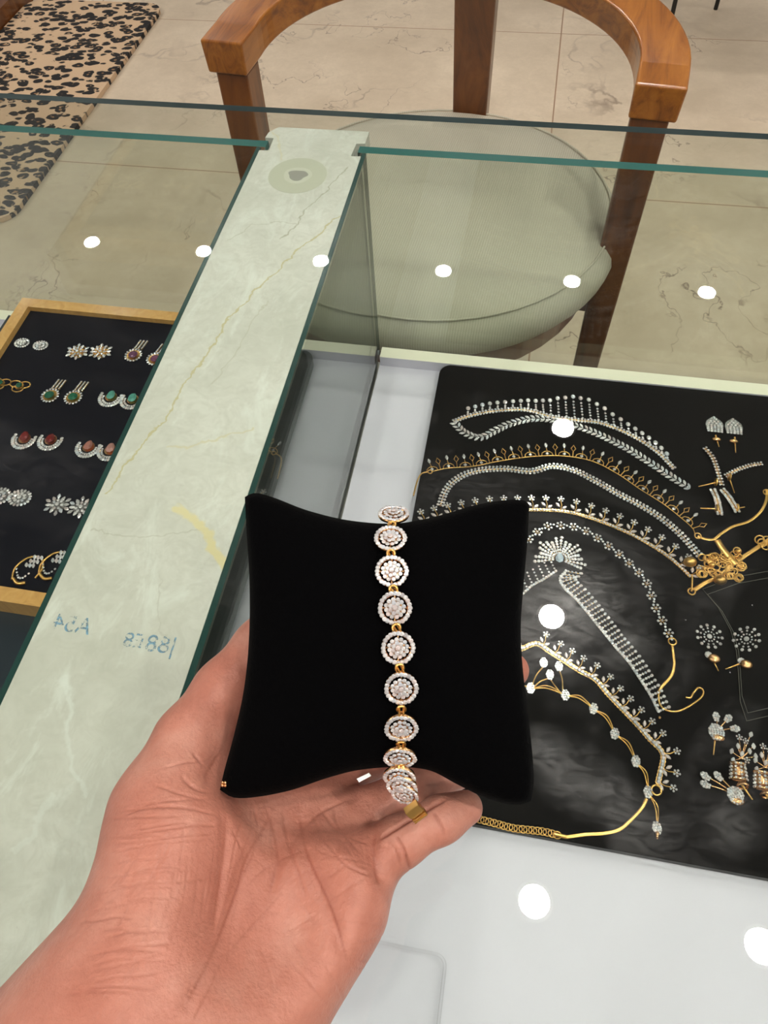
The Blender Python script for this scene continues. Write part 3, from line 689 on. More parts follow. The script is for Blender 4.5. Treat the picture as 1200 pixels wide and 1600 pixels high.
# ---- earrings on the right tray
def post(b, px_a, px_b, z=ZT, r=.0009):
    b.tube([P(*px_a, z)+[0, 0, .002], P(*px_b, z)+[0, 0, .001]], [r, r*.5], 'gold', 6)
def earring(px0, label, group, z=ZT): return empty('earring', P(*px0, z), label, 'earring', group)
for (x, y, s_, lb) in ((1115, 667, 0, 'left pinecone-shaped stud of the pave pair in the top right of black tray'), (1145, 670, 1, 'right pinecone-shaped stud of the pave pair in the top right of black tray')):
    e = earring((x, y), lb, 'pinecone studs'); b = MB(); pl = [(-.0075, -.009), (.0075, -.009), (.0092, 0), (.008, .005), (.0045, .0085), (0, .0125), (-.0045, .0085), (-.008, .005), (-.0092, 0)]
    q = P(x, y, ZT); b.prism([(q[0]+a, q[1]+c_) for a, c_ in pl], ZT+.001, ZT+.003, 'steel'); b.build('setting', e)
    b = MB()
    for j in range(8):
        yy = -.0085+j*.0027; hw = .0085 if yy < .001 else .0085*(1-(yy-.001)/.0125)
        k = max(1, int(hw/.0016))
        for i in range(k): b.gem(q+[(-hw+hw*2*(i+.5)/k), yy, .003], .0015, 'stone', n=6, ey=1.15)
    b.build('pave_stones', e)
    b = MB(); a = P(x+(3 if not s_ else 0), y+22, ZT); b.ball(a+[0, 0, .0025], .0048, 'rose', sc=(1, .5, .5)); post(b, (x+2, y+15), (x+(8 if not s_ else 4), y+(32 if not s_ else 38))); b.build('post', e)
def bar(px, label, wd, post_px, group='long bar earrings'):
    e = earring(px[0], label, group); b = MB(); c = spline(W(px, ZT), 14)
    b.tube(c+[0, 0, .002], wd*.6, 'rose', 6); b.build('gold_bar', e); b = MB(); tg = tangents(c)
    for i in range(14):
        for s_ in (-1, 1):
            b.gem(c[i]+np.array([-tg[i][1], tg[i][0], 0])*s_*wd*.55+[0, 0, .003], wd*.55, 'stone', n=6)
    b.build('pave_stones', e); b = MB(); post(b, *post_px); b.ring(P(*post_px[0], ZT)+[0, 0, .003], .0032, .0011, 'gold', x=(0, 1, 0), y=(0, 0, 1)); b.build('post', e)
bar([(1100, 703), (1112, 718), (1120, 740), (1126, 760)], 'long stone bar earring slanting down, under the pinecone studs', .0028, ((1117, 756), (1091, 761)))
bar([(1188, 727), (1170, 730), (1150, 737), (1132, 746)], 'long stone bar earring lying sideways, crossing the slanting bar', .0026, ((1138, 748), (1147, 771)))
bar([(1112, 768), (1118, 782), (1122, 800), (1123, 806)], 'short gold hoop earring standing on edge with its post to the left', .0034, ((1118, 797), (1094, 795)), 'small hoop earrings')
bar([(1127, 768), (1137, 780), (1147, 796), (1150, 802)], 'short gold hoop earring with round head, right of the left-facing post', .0034, ((1150, 796), (1163, 793)), 'small hoop earrings')
def snow(x, y, lb, tilt, pst):
    e = earring((x, y), lb, 'snowflake earrings'); q = P(x, y, ZT); b = MB(); ca = math.cos(tilt)
    ux = np.array([1, 0, 0]); uy = np.array([0, ca, math.sin(tilt)]); q = q+[0, 0, .004+abs(.011*math.sin(tilt))]
    b.gem(q, .0028, 'stone', x=ux, y=uy)
    for k in range(11):
        a = 2*math.pi*k/11; d_ = math.cos(a)*ux+math.sin(a)*uy
        for j, rr in enumerate((.0045, .0075, .0105)): b.gem(q+d_*rr, (.0011, .0012, .0019)[j], 'stone', x=ux, y=uy, n=6)
    b.build('snowflake', e); b = MB(); a = P(x+(0 if pst[0] > x else -2), y+28, ZT)
    b.gem(a+[0, 0, .002], .004, 'stone'); b.ball(a+[.004, -.003, .0035], .0055, 'rose', sc=(1, .8, .5)); post(b, (x+4, y+30), pst); b.build('post', e)
snow(1106, 997, 'round snowflake stud facing up, lower right of black tray', 0, (1122, 1049))
snow(1158, 1006, 'tilted snowflake stud leaning on its post beside the upright snowflake stud', .8, (1133, 1046))
PT = MB(); oval_pave(PT, .0028, .0042); pt = PT.data('petal')
def petal(x, y, ax, pet, lb, pst):
    e = earring((x, y), lb, 'three-petal earrings'); b = MB(); oval_pave(b, .0062, .0068, .0016); me = b.data('pave_disc'); put(me, 'pave_disc', e, P(x, y, ZT+.003), ax)
    b = MB()
    for s_ in pet: b.tube(spline(W([(x, y), ((x+s_[0])/2+1, (y+s_[1])/2-1), s_], ZT), 6)+[0, 0, .002], .0007, 'rose', 5)
    b.build('stem', e)
    for s_ in pet: put(pt, 'petal', e, P(*s_, ZT+.001), math.atan2(-(s_[1]-y), s_[0]-x)-math.pi/2)
    b = MB(); q = P(x+1, y+10, ZT); b.ball(q+[0, 0, .003], .0062, 'rose', sc=(1, .55, .45))
    if pst: post(b, (x-2, y+10), pst)
    b.build('earring_back', e)
petal(1118, 1144, 0, [(1118, 1120), (1137, 1123), (1148, 1139)], 'three-petal earring with upright post pointing down', (1114, 1180))
petal(1148, 1243, .5, [(1101, 1213), (1121, 1213), (1101, 1226)], 'three-petal earring fanned to the left, near the lower edge of black tray', None)
def spray(x, y, lb):
    e = earring((x, y), lb, 'blossom spray earrings'); b = MB(); q = P(x, y, ZT)
    for k, (dx, dy) in enumerate(((-14, -12), (-4, -20), (8, -28), (2, -8), (14, -12), (10, 2), (-12, 2), (20, -20), (-2, -34), (16, -38), (24, -4))):
        p_ = P(x+dx, y+dy, ZT+.003)
        if k % 3 == 2: fl6(b, .0019, .001, p_[0], p_[1], n=5, z=ZT+.003)
        else: b.gem(p_, .0021, 'stone', x=(1, .4*(k % 3-1), 0), y=(0, 1, 0), ey=1.5, shape='marquise')
        b.tube([q+[0, 0, .002], p_-[0, 0, .0005]], .0005, 'rose', 4)
    b.build('leaf_spray', e); b = MB(); a = P(x-8, y+22, ZT); rr = .0065
    for j in range(5):
        for k in range(9):
            an = 2*math.pi*k/9; b.gem(a+[rr*math.cos(an)*(1-.04*j), -.0055+j*.0028, .006+rr*.6*math.sin(an)], .0013, 'stone', n=6)
    b.ring(a+[0, -.006, .006], rr*.9, .001, 'rose', x=(1, 0, 0), y=(0, 0, .6)); b.ring(a+[0, .006, .006], rr*.9, .001, 'rose', x=(1, 0, 0), y=(0, 0, .6))
    b.ball(a+[0, 0, .006], rr*.93, 'rose', sc=(1, .9, .62)); b.build('pave_barrel', e)
    b = MB(); post(b, (x-4, y+34), (x+18, y+64), r=.0012); b.ring(P(x, y+44, ZT)+[0, 0, .004], .004, .0012, 'rose', x=(1, 0, 0), y=(0, .3, 1)); b.build('post', e)
spray(1157, 1186, 'blossom spray earring on a pave barrel, lower right of black tray'); spray(1194, 1200, 'blossom spray earring cut by the right edge of photo')
# black bust pad on the right edge
poly = [P(*q, ZT)[:2] for q in ((1150, 902), (1097, 921), (1122, 950), (1141, 985), (1150, 1018), (1153, 1050), (1156, 1097), (1166, 1127), (1200, 1119), (1330, 1085), (1330, 870))]
b = MB(); b.prism([tuple(q) for q in poly][::-1] if False else [tuple(q) for q in poly], ZT, ZT+.0007, 'felt'); o = b.build('necklace_pad', off=P(1230, 1010, ZT))
tag(o, 'pointed black necklace pad lying on the tray at the right edge', 'pad')

M['piping'] = mat('grey_piping', (.10, .10, .085), .6)
b = MB(); b.tube([(*q, ZT+.0009) for q in poly], .00028, 'piping', 5, True); b.build('piping', o)
cxy = np.mean(np.array(poly), axis=0); b = MB(); b.tube([(*(cxy+(np.array(q)-cxy)*.9), ZT+.0009) for q in poly], .00028, 'piping', 5, True); b.build('piping', o)
# ------------------------------------------------------------------ earrings in the golden framed tray
ZL = TRAYL+.0003
GL = 'earrings on the golden framed tray'
def el(x, y, lb): return empty('earring', P(x, y, ZL), lb, 'earring', GL)
def halo(b, q, R, r, n, a0=0, a1=360, st='stone', ey=1.0, z=.001):
    for k in range(n):
        a = math.radians(a0+(a1-a0)*k/(n if a1-a0 >= 360 else n-1)); d_ = np.array([math.cos(a), math.sin(a)*ey, 0])
        b.gem(q+d_*R+[0, 0, z], r, st, x=(-math.sin(a), math.cos(a), 0), y=-d_, n=6, ey=1.2)
def base(q, r, e, ey=1.0, m_='gold'):
    b = MB(); b.prism(circ(q, r, 20, ey), ZL, ZL+.001, m_); b.build('setting', e)
def oval_el(x, y, lb, s_=1, big=False):
    s_ *= .9
    e = el(x, y, lb); q = P(x, y, ZL); base(q, .0095*s_, e, .8, 'steel'); b = MB(); halo(b, q, .0105*s_, .0019*s_, 18, ey=.8); b.build('halo_stones', e)
    b = MB(); halo(b, q, .0055*s_, .0021*s_, 9, ey=.8, z=.0018); b.gem(q+[0, 0, .002], .0028*s_, 'stone'); b.build('centre_stones', e)
def burst_el(x, y, lb, goldy=True):
    e = el(x, y, lb); q = P(x, y, ZL); base(q, .008, e, .85, 'gold' if goldy else 'steel'); b = MB()
    for k in range(12):
        a = 2*math.pi*k/12+.2; R = .0108 if k % 2 else .0085
        b.gem(q+[R*math.cos(a), R*.85*math.sin(a), .0012], .0022, 'stone', x=(-math.sin(a), math.cos(a), 0), y=(-math.cos(a), -math.sin(a), 0), ey=1.6, shape='marquise')
        if goldy: b.ring(q+[R*.75*math.cos(a+.26), R*.64*math.sin(a+.26), .0012], .002, .0005, 'gold', n=8, k=4)
    b.build('petal_stones', e); b = MB(); halo(b, q, .0045, .0017, 7, z=.002); b.gem(q+[0, 0, .0024], .0024, 'stone'); b.build('centre_stones', e)
def bail_el(x, y, lb, col):
    e = el(x, y, lb); q = P(x, y, ZL); base(q, .0075, e); b = MB(); halo(b, q, .0082, .0016, 16); b.build('halo_stones', e)
    b = MB(); b.gem(q+[0, 0, .0012], .006, col, h=.0035, n=10); b.build('centre_stone', e)
    for k in (-1, 0, 1):
        b = MB()
        for j in range(6): b.gem(q+[k*.0038+.0018+j*.0004, .0105+j*.0021, .0012], .0013, 'stone', n=6)
        b.tube([q+[k*.0038+.0018, .009, .0008], q+[k*.0038+.004, .022, .0008]], .0009, 'gold', 5); b.build('stone_bar', e)
def pear_el(x, y, lb, col):
    e = el(x, y, lb); q = P(x, y-4, ZL); base(q, .006, e, 1, 'rose'); b = MB(); b.gem(q+[0, .001, .0015], .0062, col, shape='pear', ey=1.1, h=.0035, n=10); b.build('centre_stone', e)
    b = MB(); halo(b, q-[0, .001, 0], .0080, .0014, 13, 175, 365); b.build('inner_crescent', e)
    b = MB(); halo(b, q-[0, .001, 0], .0112, .0019, 19, 160, 380); b.tube([q-[0, .001, 0]+np.array([.0097*math.cos(a), .0107*math.sin(a), .0008]) for a in np.radians(np.linspace(175, 375, 20))], .0006, 'rose', 5); b.build('outer_crescent', e)
def knot_el(x, y, lb):
    e = el(x, y, lb); q = P(x, y, ZL); base(q, .0045, e); b = MB(); b.gem(q+[0, 0, .0015], .0042, 'green', ey=1.0, h=.003); b.build('centre_stone', e)
    for k in range(3):
        a = k*2.1+.5; b = MB(); b.ring(q+[.006*math.cos(a), .004*math.sin(a), .0012], .006, .0007, 'gold', ey=.7, n=18); b.build('gold_loop', e)
def leaf_el(x, y, lb):
    e = el(x, y, lb); q = P(x, y, ZL); b = MB(); cur = [(-8, 12), (-10, 2), (-4, -8), (6, -10), (12, -2), (10, 8)]
    b.tube(spline([q+[a*.0011, -c_*.0011, .0015] for a, c_ in cur], 20), .001, 'gold', 6)
    b.tube(spline([q+[-.008, -.012, .001], q+[-.002, -.016, .002], q+[.004, -.014, .001]], 10), .0016, 'gold', 6); b.build('gold_frame', e); b = MB()
    for k in range(9): b.gem(q+[-.002+.0016*(k % 3)*2+.002*(k//3), .002+.0042*(k//3), .0018], .002, 'stone', x=(1, .5, 0), y=(-.5, 1, 0), ey=1.5, shape='marquise')
    for k in range(8): b.gem(q+[-.009+.0018*k, -.003-.008*math.sin(k*.4), .0018], .0013, 'stone', n=6)
    b.build('leaf_stones', e)
oval_el(35, 537, 'left white oval stud of the top row, nearest the frame corner', .8); oval_el(64, 541, 'right white oval stud of the top row, nearest the frame corner', .8)
burst_el(122, 551, 'left gold and clear flower cluster earring in top row'); burst_el(158, 551, 'right gold and clear flower cluster earring in top row')
bail_el(209, 556, 'left purple round drop with three stone bars, top row', 'purple'); bail_el(243, 562, 'purple drop earring cut by marble strip, top row', 'purple')
knot_el(1, 600, 'green stone gold-loop earring at the left photo edge'); knot_el(31, 604, 'green stone gold-loop earring beside the left photo edge, whole')
bail_el(79, 619, 'left green round drop with three stone bars, second row', 'green'); bail_el(115, 622, 'right green round drop with three stone bars, second row', 'green')
pear_el(174, 625, 'left turquoise pear earring with double stone crescent', 'teal'); pear_el(208, 629, 'right turquoise pear earring with crescent touching marble strip', 'teal')
pear_el(39, 690, 'left red pear earring with double stone crescent', 'red'); pear_el(80, 692, 'right red pear earring with double stone crescent', 'red')
pear_el(139, 703, 'left pink pear earring with double stone crescent', 'pink'); pear_el(173, 708, 'right pink pear earring with crescent touching marble strip', 'pink')
oval_el(0, 776, 'white oval cluster earring cut by left photo edge', 1.05); oval_el(32, 779, 'whole white oval cluster earring, fourth row', 1.05)
burst_el(91, 790, 'left spiky silver-white flower earring, fourth row', False); burst_el(128, 794, 'spiky silver-white flower earring touching marble strip, fourth row', False)
leaf_el(45, 888, 'left golden leaf scroll earring in bottom row'); leaf_el(86, 881, 'right golden leaf scroll earring in bottom row')

#PILLOW
GSC = 1.0
# ------------------------------------------------------------------ velvet cushion
PT_ = .0165
def poly_at(pts, u):                                    # piecewise smooth edge curve
    k = spline([(*q, 0) for q in pts], 41); i = (u+1)/2*40; return np.array([np.interp(i, range(41), k[:, 0]), np.interp(i, range(41), k[:, 1])])
ETOP = [(384, 768), (400, 762), (430, 770), (480, 790), (540, 806), (600, 813), (640, 811), (690, 801), (740, 787), (790, 779), (818, 780), (827, 787)]
EBOT = [(344, 1238), (365, 1250), (401, 1249), (455, 1238), (510, 1219), (560, 1206), (620, 1201), (671, 1206), (715, 1228), (760, 1249), (805, 1259), (829, 1252)]
ELEF = [(381, 785), (384, 840), (388, 900), (389, 965), (386, 1030), (378, 1090), (364, 1150), (350, 1200), (343, 1230)]
ERIG = [(827, 790), (824, 850), (818, 920), (814, 980), (817, 1040), (824, 1100), (831, 1160), (835, 1215), (831, 1250)]
ET, EB, EL, ER = [spline([(*q, 0) for q in e], 61)[:, :2] for e in (ETOP, EBOT, ELEF, ERIG)]
NU = 61
def pil_d(v): return .2285+(.2075-.2285)*(v+1)/2
UV = np.linspace(-1, 1, NU)
def coons(i, j):
    u = i/(NU-1); v = j/(NU-1)
    c = (1-v)*ET[i]+v*EB[i]+(1-u)*EL[j]+u*ER[j]
    k = (1-u)*(1-v)*(ET[0]+EL[0])/2+u*(1-v)*(ET[-1]+ER[0])/2+(1-u)*v*(EB[0]+EL[-1])/2+u*v*(EB[-1]+ER[-1])/2
    return c-k
def pil_t(i, j):
    u, v = UV[i], UV[j]; return PT_*((1-u*u)*(1-v*v))**.42+.0008
cen = C3(600, 1010, .22)
e = empty('bracelet_cushion', cen, 'black velvet bracelet cushion with concave sides held in the hand', 'cushion')
b = MB(); vv = []; ff = []
for side in (-1, 1):
    for j in range(NU):
        for i in range(NU):
            q = coons(i, j); t0 = pil_t(i, j); edge = i in (0, NU-1) or j in (0, NU-1)
            vv.append(C3(q[0], q[1], pil_d(UV[j])+side*(0 if edge else t0)))
for s_ in range(2):
    o_ = s_*NU*NU
    for j in range(NU-1):
        for i in range(NU-1):
            f_ = (o_+j*NU+i, o_+(j+1)*NU+i, o_+(j+1)*NU+i+1, o_+j*NU+i+1); ff.append(f_ if s_ == 0 else f_[::-1])
b.add(vv, ff, 'velvet', smooth=True); pil = b.build('velvet_cover', e)
mm = pil.modifiers.new('weld', 'WELD'); mm.merge_threshold = .00005
b = MB(); q = C3(350, 1225, .2045)
for dx, dy in ((-1, -1), (1, -1), (-1, 1), (1, 1)): b.ball(C3(350+dx*2.2, 1225+dy*2.2, .2052), .0005, 'rose')
b.build('corner_stud', e)

# ------------------------------------------------------------------ bracelet
br = empty('bracelet', C3(620, 1010, .20), 'rose gold bracelet of round halo clusters of clear stones around black cushion', 'bracelet')
def dfront(px, py):
    best = min(range(NU), key=lambda j: abs(coons(int((px-380)/445*(NU-1)), j)[1]-py)); i = int((px-380)/445*(NU-1))
    return pil_d(UV[best])-pil_t(i, best)
# px, py, tilt (deg; + leans back at the top), roll, extra lift
LK = [(615, 804, 62, 0, .0), (610, 842, 42, 0, 0), (612, 893, 20, 0, 0), (617, 950, 4, 0, 0), (622, 1012, 0, 0, 0), (627, 1075, -8, 0, 0),
      (627, 1137, -26, 0, 0), (625, 1183, -40, 3, 0), (624, 1213, -38, 6, 0), (628, 1228, -36, 14, 0), (633, 1241, -38, 20, 0)]
RP = [25, 26, 26.5, 27, 27, 27, 27, 26.5, 26, 25, 22]
LR = .0047
def link_mesh():
    g = MB(); h = MB(); c = MB()
    g.ring((0, 0, -LR*.03), LR*.83, LR*.15, 'rose', n=32, k=8)
    g.prism(circ((0, 0), LR*.50, 20), -LR*.1, LR*.12, 'rose')
    for a in np.linspace(0, 2*math.pi, 5)[:4]: g.tube([(LR*.45*math.cos(a), LR*.45*math.sin(a), 0), (LR*.85*math.cos(a), LR*.85*math.sin(a), 0)], LR*.06, 'rose', 5)
    for k in range(24):
        a = 2*math.pi*k/24; h.gem((LR*.86*math.cos(a), LR*.86*math.sin(a), LR*.07), LR*.145, 'stone', h=LR*.12)
    c.gem((0, 0, LR*.26), LR*.17, 'stone')
    for k in range(7): a = 2*math.pi*k/7; c.gem((LR*.29*math.cos(a), LR*.29*math.sin(a), LR*.2), LR*.145, 'stone')
    for k in range(12): a = 2*math.pi*k/12+.2; c.gem((LR*.51*math.cos(a), LR*.51*math.sin(a), LR*.1), LR*.135, 'stone')
    return g.data('link'), h.data('halo_stones'), c.data('cluster_stones')
lm = link_mesh(); blt = np.array(wloc(br)); prev = None; LKW = []
for n_, ((px, py, tl, rl, lift), rp) in enumerate(zip(LK, RP)):
    d = dfront(px, min(py, 1190))-.0022
    if py > 1190: d = .2005+(py-1216)*.00006
    if py < 820: d -= .0005
    a = math.radians(tl); c0 = math.cos(a); s0 = math.sin(a); r_ = math.radians(rl)
    X_ = np.array([math.cos(r_), math.sin(r_), 0]); Nn = np.array([0, -s0, -c0]); Nn = Nn-X_*(Nn@X_); Nn /= np.linalg.norm(Nn); Y_ = np.cross(Nn, X_)
    Xw, Yw, Nw = B@X_, B@Y_, B@Nn; pos = C3(px, py, d)
    k = rp*d/F/LR
    mt = Matrix.Identity(4)
    for i in range(3): mt[i][0] = Xw[i]*k; mt[i][1] = Yw[i]*k; mt[i][2] = Nw[i]*k; mt[i][3] = pos[i]-blt[i]
    lk = bpy.data.objects.new('link', lm[0]); COL.objects.link(lk); lk.parent = br; lk.matrix_local = mt
    for nm, me in (('halo_stones', lm[1]), ('cluster_stones', lm[2])):
        o = bpy.data.objects.new(nm, me); COL.objects.link(o); o.parent = lk
    LKW.append((pos, Xw, Yw, Nw, k*LR))
    if n_ and n_ < 9:
        pp, pX, pY, pN, pk = LKW[-2]
        top = min((pp+s_*pY*pk for s_ in (-1, 1)), key=lambda q: np.linalg.norm(q-pos)); bot = min((pos+s_*Yw*k*LR for s_ in (-1, 1)), key=lambda q: np.linalg.norm(q-pp))
        m_ = (top+bot)/2; b = MB(); dn = (bot-top); 
        b.ring(m_, .0011, .0004, 'gold', x=Xw, y=Yw, n=14); b.tube([top-dn*.1-Xw*.0006, bot+dn*.1-Xw*.0006], .00035, 'gold', 5); b.tube([top-dn*.1+Xw*.0006, bot+dn*.1+Xw*.0006], .00035, 'gold', 5)
        b.build('connector', br)
# clasp
b = MB(); cl = [(640, 1256), (650, 1268), (657, 1275)]
Xc = B@np.array([.80, -.60, 0]); Yc = B@np.array([.50, .70, .5]); Yc /= np.linalg.norm(Yc); Nc = np.cross(Xc, Yc)
for k, (w_, l0, l1) in enumerate(((.0022, -.0028, .0004), (.0017, .0006, .0012), (.0022, .0014, .0020), (.0017, .0020, .0024), (.0022, .0024, .0030))):
    c_ = C3(649, 1268, .1985); vv = []
    for sx, sy, sz in ((-1, 0, -1), (1, 0, -1), (1, 1, -1), (-1, 1, -1), (-1, 0, 1), (1, 0, 1), (1, 1, 1), (-1, 1, 1)): vv.append(c_+Xc*sx*w_+Yc*(l1 if sy else l0)+Nc*sz*w_*.5)
    b.add(vv, [(0, 1, 2, 3), (7, 6, 5, 4), (0, 4, 5, 1), (1, 5, 6, 2), (2, 6, 7, 3), (3, 7, 4, 0)], 'gold')
bevel(b.build('clasp', br), .0003)
b = MB(); c_ = C3(566, 1216, .2035); vv = [c_+B@np.array([x*.001, y*.001, z*.001]) for z in (0, .25) for x, y in ((-1.6, .2), (1.9, -1.5), (2.6, -.7), (-.9, 1.2))]
b.add(vv, [(0, 1, 2, 3), (7, 6, 5, 4), (0, 4, 5, 1), (1, 5, 6, 2), (2, 6, 7, 3), (3, 7, 4, 0)], 'tag'); b.build('paper_tag', br)

#HAND
# ------------------------------------------------------------------ hand (one continuous surface, modelled in centimetres-true space around the lens axes)
def K(px, py, d, rp): return np.array([(px-600)/F*d, (py-800)/F*d, d]), rp*d/F
def cap(a, b_): return (*a, *b_)
prims = []   # (group, capsule)
def chain(g, *pts):
    q = [K(*p_) for p_ in pts]
    for a, c in zip(q[:-1], q[1:]): prims.append((g, a, c))
chain('palm', (95, 1760, .178, 190), (250, 1600, .196, 150), (330, 1430, .212, 95), (372, 1262, .233, 58))          # index ray
chain('palm', (300, 1650, .194, 130), (420, 1450, .212, 92), (455, 1262, .236, 58))          # middle ray
chain('palm', (335, 1620, .196, 112), (468, 1450, .212, 82), (535, 1300, .234, 54))          # ring ray
chain('palm', (318, 1650, .190, 112), (434, 1500, .200, 86), (530, 1400, .212, 64), (552, 1365, .220, 48))   # little ray / hypothenar
chain('palm', (150, 1640, .182, 130), (262, 1460, .198, 122), (268, 1330, .208, 92), (262, 1262, .218, 66))          # thenar mound
chain('arm', (180, 1680, .182, 190), (-40, 1960, .165, 200), (-260, 2300, .16, 235))
chain('arm', (270, 1690, .186, 165), (80, 1960, .168, 200), (-120, 2300, .162, 235))
chain('thumb', (262, 1262, .218, 74), (300, 1160, .232, 58), (352, 1080, .245, 48), (412, 1010, .254, 44), (450, 965, .257, 37))
chain('index', (372, 1262, .233, 52), (430, 1160, .252, 42), (505, 1060, .258, 37), (565, 985, .256, 31))
chain('middle', (455, 1262, .236, 52), (560, 1185, .254, 42), (690, 1110, .252, 35), (800, 1047, .240, 27))
chain('ring', (535, 1290, .232, 46), (640, 1243, .236, 37), (720, 1190, .246, 33), (768, 1130, .248, 29))
chain('little', (552, 1365, .220, 45), (625, 1315, .218, 37), (690, 1280, .219, 33), (728, 1262, .222, 27))
def capsule_d(Pt, a, c):
    (pa, ra), (pb, rb) = a, c; ba = pb-pa; pa_ = Pt-pa; L2 = ba@ba
    h = np.clip((pa_@ba)/L2, 0, 1); return np.linalg.norm(pa_-h[..., None]*ba, axis=-1)-(ra+(rb-ra)*h)
def smin(a, c, k):
    h = np.maximum(k-np.abs(a-c), 0)/k; return np.minimum(a, c)-h*h*k*.25
def field(Pt):
    D = {}
    for g, a, c in prims:
        d = capsule_d(Pt, a, c); D[g] = d if g not in D else smin(D[g], d, .012 if g in ('palm', 'arm') else .004)
    d = smin(D['palm'], D['arm'], .02); d = smin(d, D['thumb'], .012)
    f_ = np.minimum(np.minimum(smin(D['index'], d, .008), smin(D['middle'], d, .008)), np.minimum(smin(D['ring'], d, .006), smin(D['little'], d, .006)))
    # the hollow of the palm
    hc, hr = K(455, 1330, .178, 0)[0], .030
    dist = np.linalg.norm((Pt-hc)*np.array([1, .8, 1]), axis=-1)-hr
    return -smin(-f_, dist, .006)
def surface(lo, hi, h):
    n = np.ceil((hi-lo)/h).astype(int)+1; ax = [lo[i]+h*np.arange(n[i]) for i in range(3)]
    S = np.empty(n, np.float32)
    for i in range(n[0]):
        Pt = np.stack(np.meshgrid([ax[0][i]], ax[1], ax[2], indexing='ij'), -1)[0]; S[i] = field(Pt)
    ins = S < 0; cs = np.zeros(tuple(n-1), int)
    for dx in (0, 1):
        for dy in (0, 1):
            for dz in (0, 1): cs += ins[dx:n[0]-1+dx, dy:n[1]-1+dy, dz:n[2]-1+dz]
    act = (cs > 0) & (cs < 8); idx = -np.ones(act.shape, int); cells = np.argwhere(act); idx[act] = np.arange(len(cells))
    acc = np.zeros((len(cells), 3)); cnt_ = np.zeros(len(cells))
    cor = [np.array(c) for c in ((0, 0, 0), (1, 0, 0), (0, 1, 0), (1, 1, 0), (0, 0, 1), (1, 0, 1), (0, 1, 1), (1, 1, 1))]
    for a in range(8):
        for c in range(a+1, 8):
            if abs(cor[a]-cor[c]).sum() != 1: continue
            A_ = cells+cor[a]; C_ = cells+cor[c]; sa = S[tuple(A_.T)]; sc_ = S[tuple(C_.T)]; x = (sa < 0) != (sc_ < 0)
            tt = np.where(x, sa/np.where(x, sa-sc_, 1), 0); acc += np.where(x[:, None], A_+(C_-A_)*tt[:, None], 0); cnt_ += x
    V = lo+h*acc/cnt_[:, None]; Fs = []
    for k in range(3):
        a, c = (k+1) % 3, (k+2) % 3; sl = [slice(None)]*3; s2 = [slice(None)]*3; sl[k] = slice(0, -1); s2[k] = slice(1, None)
        x = ins[tuple(sl)] != ins[tuple(s2)]; E_ = np.argwhere(x); E_ = E_[(E_[:, a] > 0) & (E_[:, c] > 0) & (E_[:, a] < n[a]-1) & (E_[:, c] < n[c]-1)]
        flip = ins[tuple(sl)][tuple(E_.T)]; q = []
        for da, dc in ((0, 0), (1, 0), (1, 1), (0, 1)):
            Z_ = E_.copy(); Z_[:, a] -= da; Z_[:, c] -= dc; q.append(idx[tuple(Z_.T)])
        q = np.stack(q, 1); q[~flip] = q[~flip][:, ::-1]; Fs.append(q)
    return V, np.concatenate(Fs)
lo = np.array([-.235, .010, .13]); hi = np.array([.056, .27, .272])
V, Fq = surface(lo, hi, .0010)
for _ in range(2):                                      # a little smoothing
    A_ = np.zeros_like(V); n_ = np.zeros(len(V))
    for k in range(4):
        for j in (1, 3):
            np.add.at(A_, Fq[:, k], V[Fq[:, (k+j) % 4]]); np.add.at(n_, Fq[:, k], 1)
    V = V*.5+.5*A_/n_[:, None]
me = bpy.data.meshes.new('person'); hc = C3(400, 1400, .2)
me.from_pydata([tuple(x) for x in (V@B.T+CAM-hc)], [], Fq.tolist()); me.update()
hand = bpy.data.objects.new('person', me); COL.objects.link(hand); hand.location = tuple(hc)
sd = hand.modifiers.new('s', 'SUBSURF'); sd.levels = 1; sd.render_levels = 1
dg = bpy.context.evaluated_depsgraph_get(); me2 = bpy.data.meshes.new_from_object(hand.evaluated_get(dg)); hand.modifiers.clear(); hand.data = me2; me2.name = 'person'
nv = len(me2.vertices); co_ = np.empty(nv*3); me2.vertices.foreach_get('co', co_); co_ = co_.reshape(-1, 3); nr = np.empty(nv*3); me2.vertices.foreach_get('normal', nr); nr = nr.reshape(-1, 3)
cc = (co_+hc-CAM)@B; uv = np.stack([cc[:, 0]/cc[:, 2]*F+600, cc[:, 1]/cc[:, 2]*F+800], 1); face = np.clip(-(nr@B)[:, 2]*2.0, 0, 1)*(cc[:, 2] < .245)
cr = np.zeros(nv); dep = np.zeros(nv)
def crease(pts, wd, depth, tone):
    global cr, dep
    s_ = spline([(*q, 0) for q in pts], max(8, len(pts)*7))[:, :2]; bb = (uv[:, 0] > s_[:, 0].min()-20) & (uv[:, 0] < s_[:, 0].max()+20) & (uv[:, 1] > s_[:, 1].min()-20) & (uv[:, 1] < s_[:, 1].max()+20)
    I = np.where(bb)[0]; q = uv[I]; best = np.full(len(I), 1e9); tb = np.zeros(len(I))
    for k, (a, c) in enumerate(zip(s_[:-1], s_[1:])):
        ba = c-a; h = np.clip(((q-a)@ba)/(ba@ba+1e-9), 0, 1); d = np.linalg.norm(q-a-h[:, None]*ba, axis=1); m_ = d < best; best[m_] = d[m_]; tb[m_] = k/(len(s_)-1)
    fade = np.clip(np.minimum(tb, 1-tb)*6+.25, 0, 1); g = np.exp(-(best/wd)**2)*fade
    dep[I] = np.maximum(dep[I], depth*g); cr[I] = np.maximum(cr[I], tone*g)
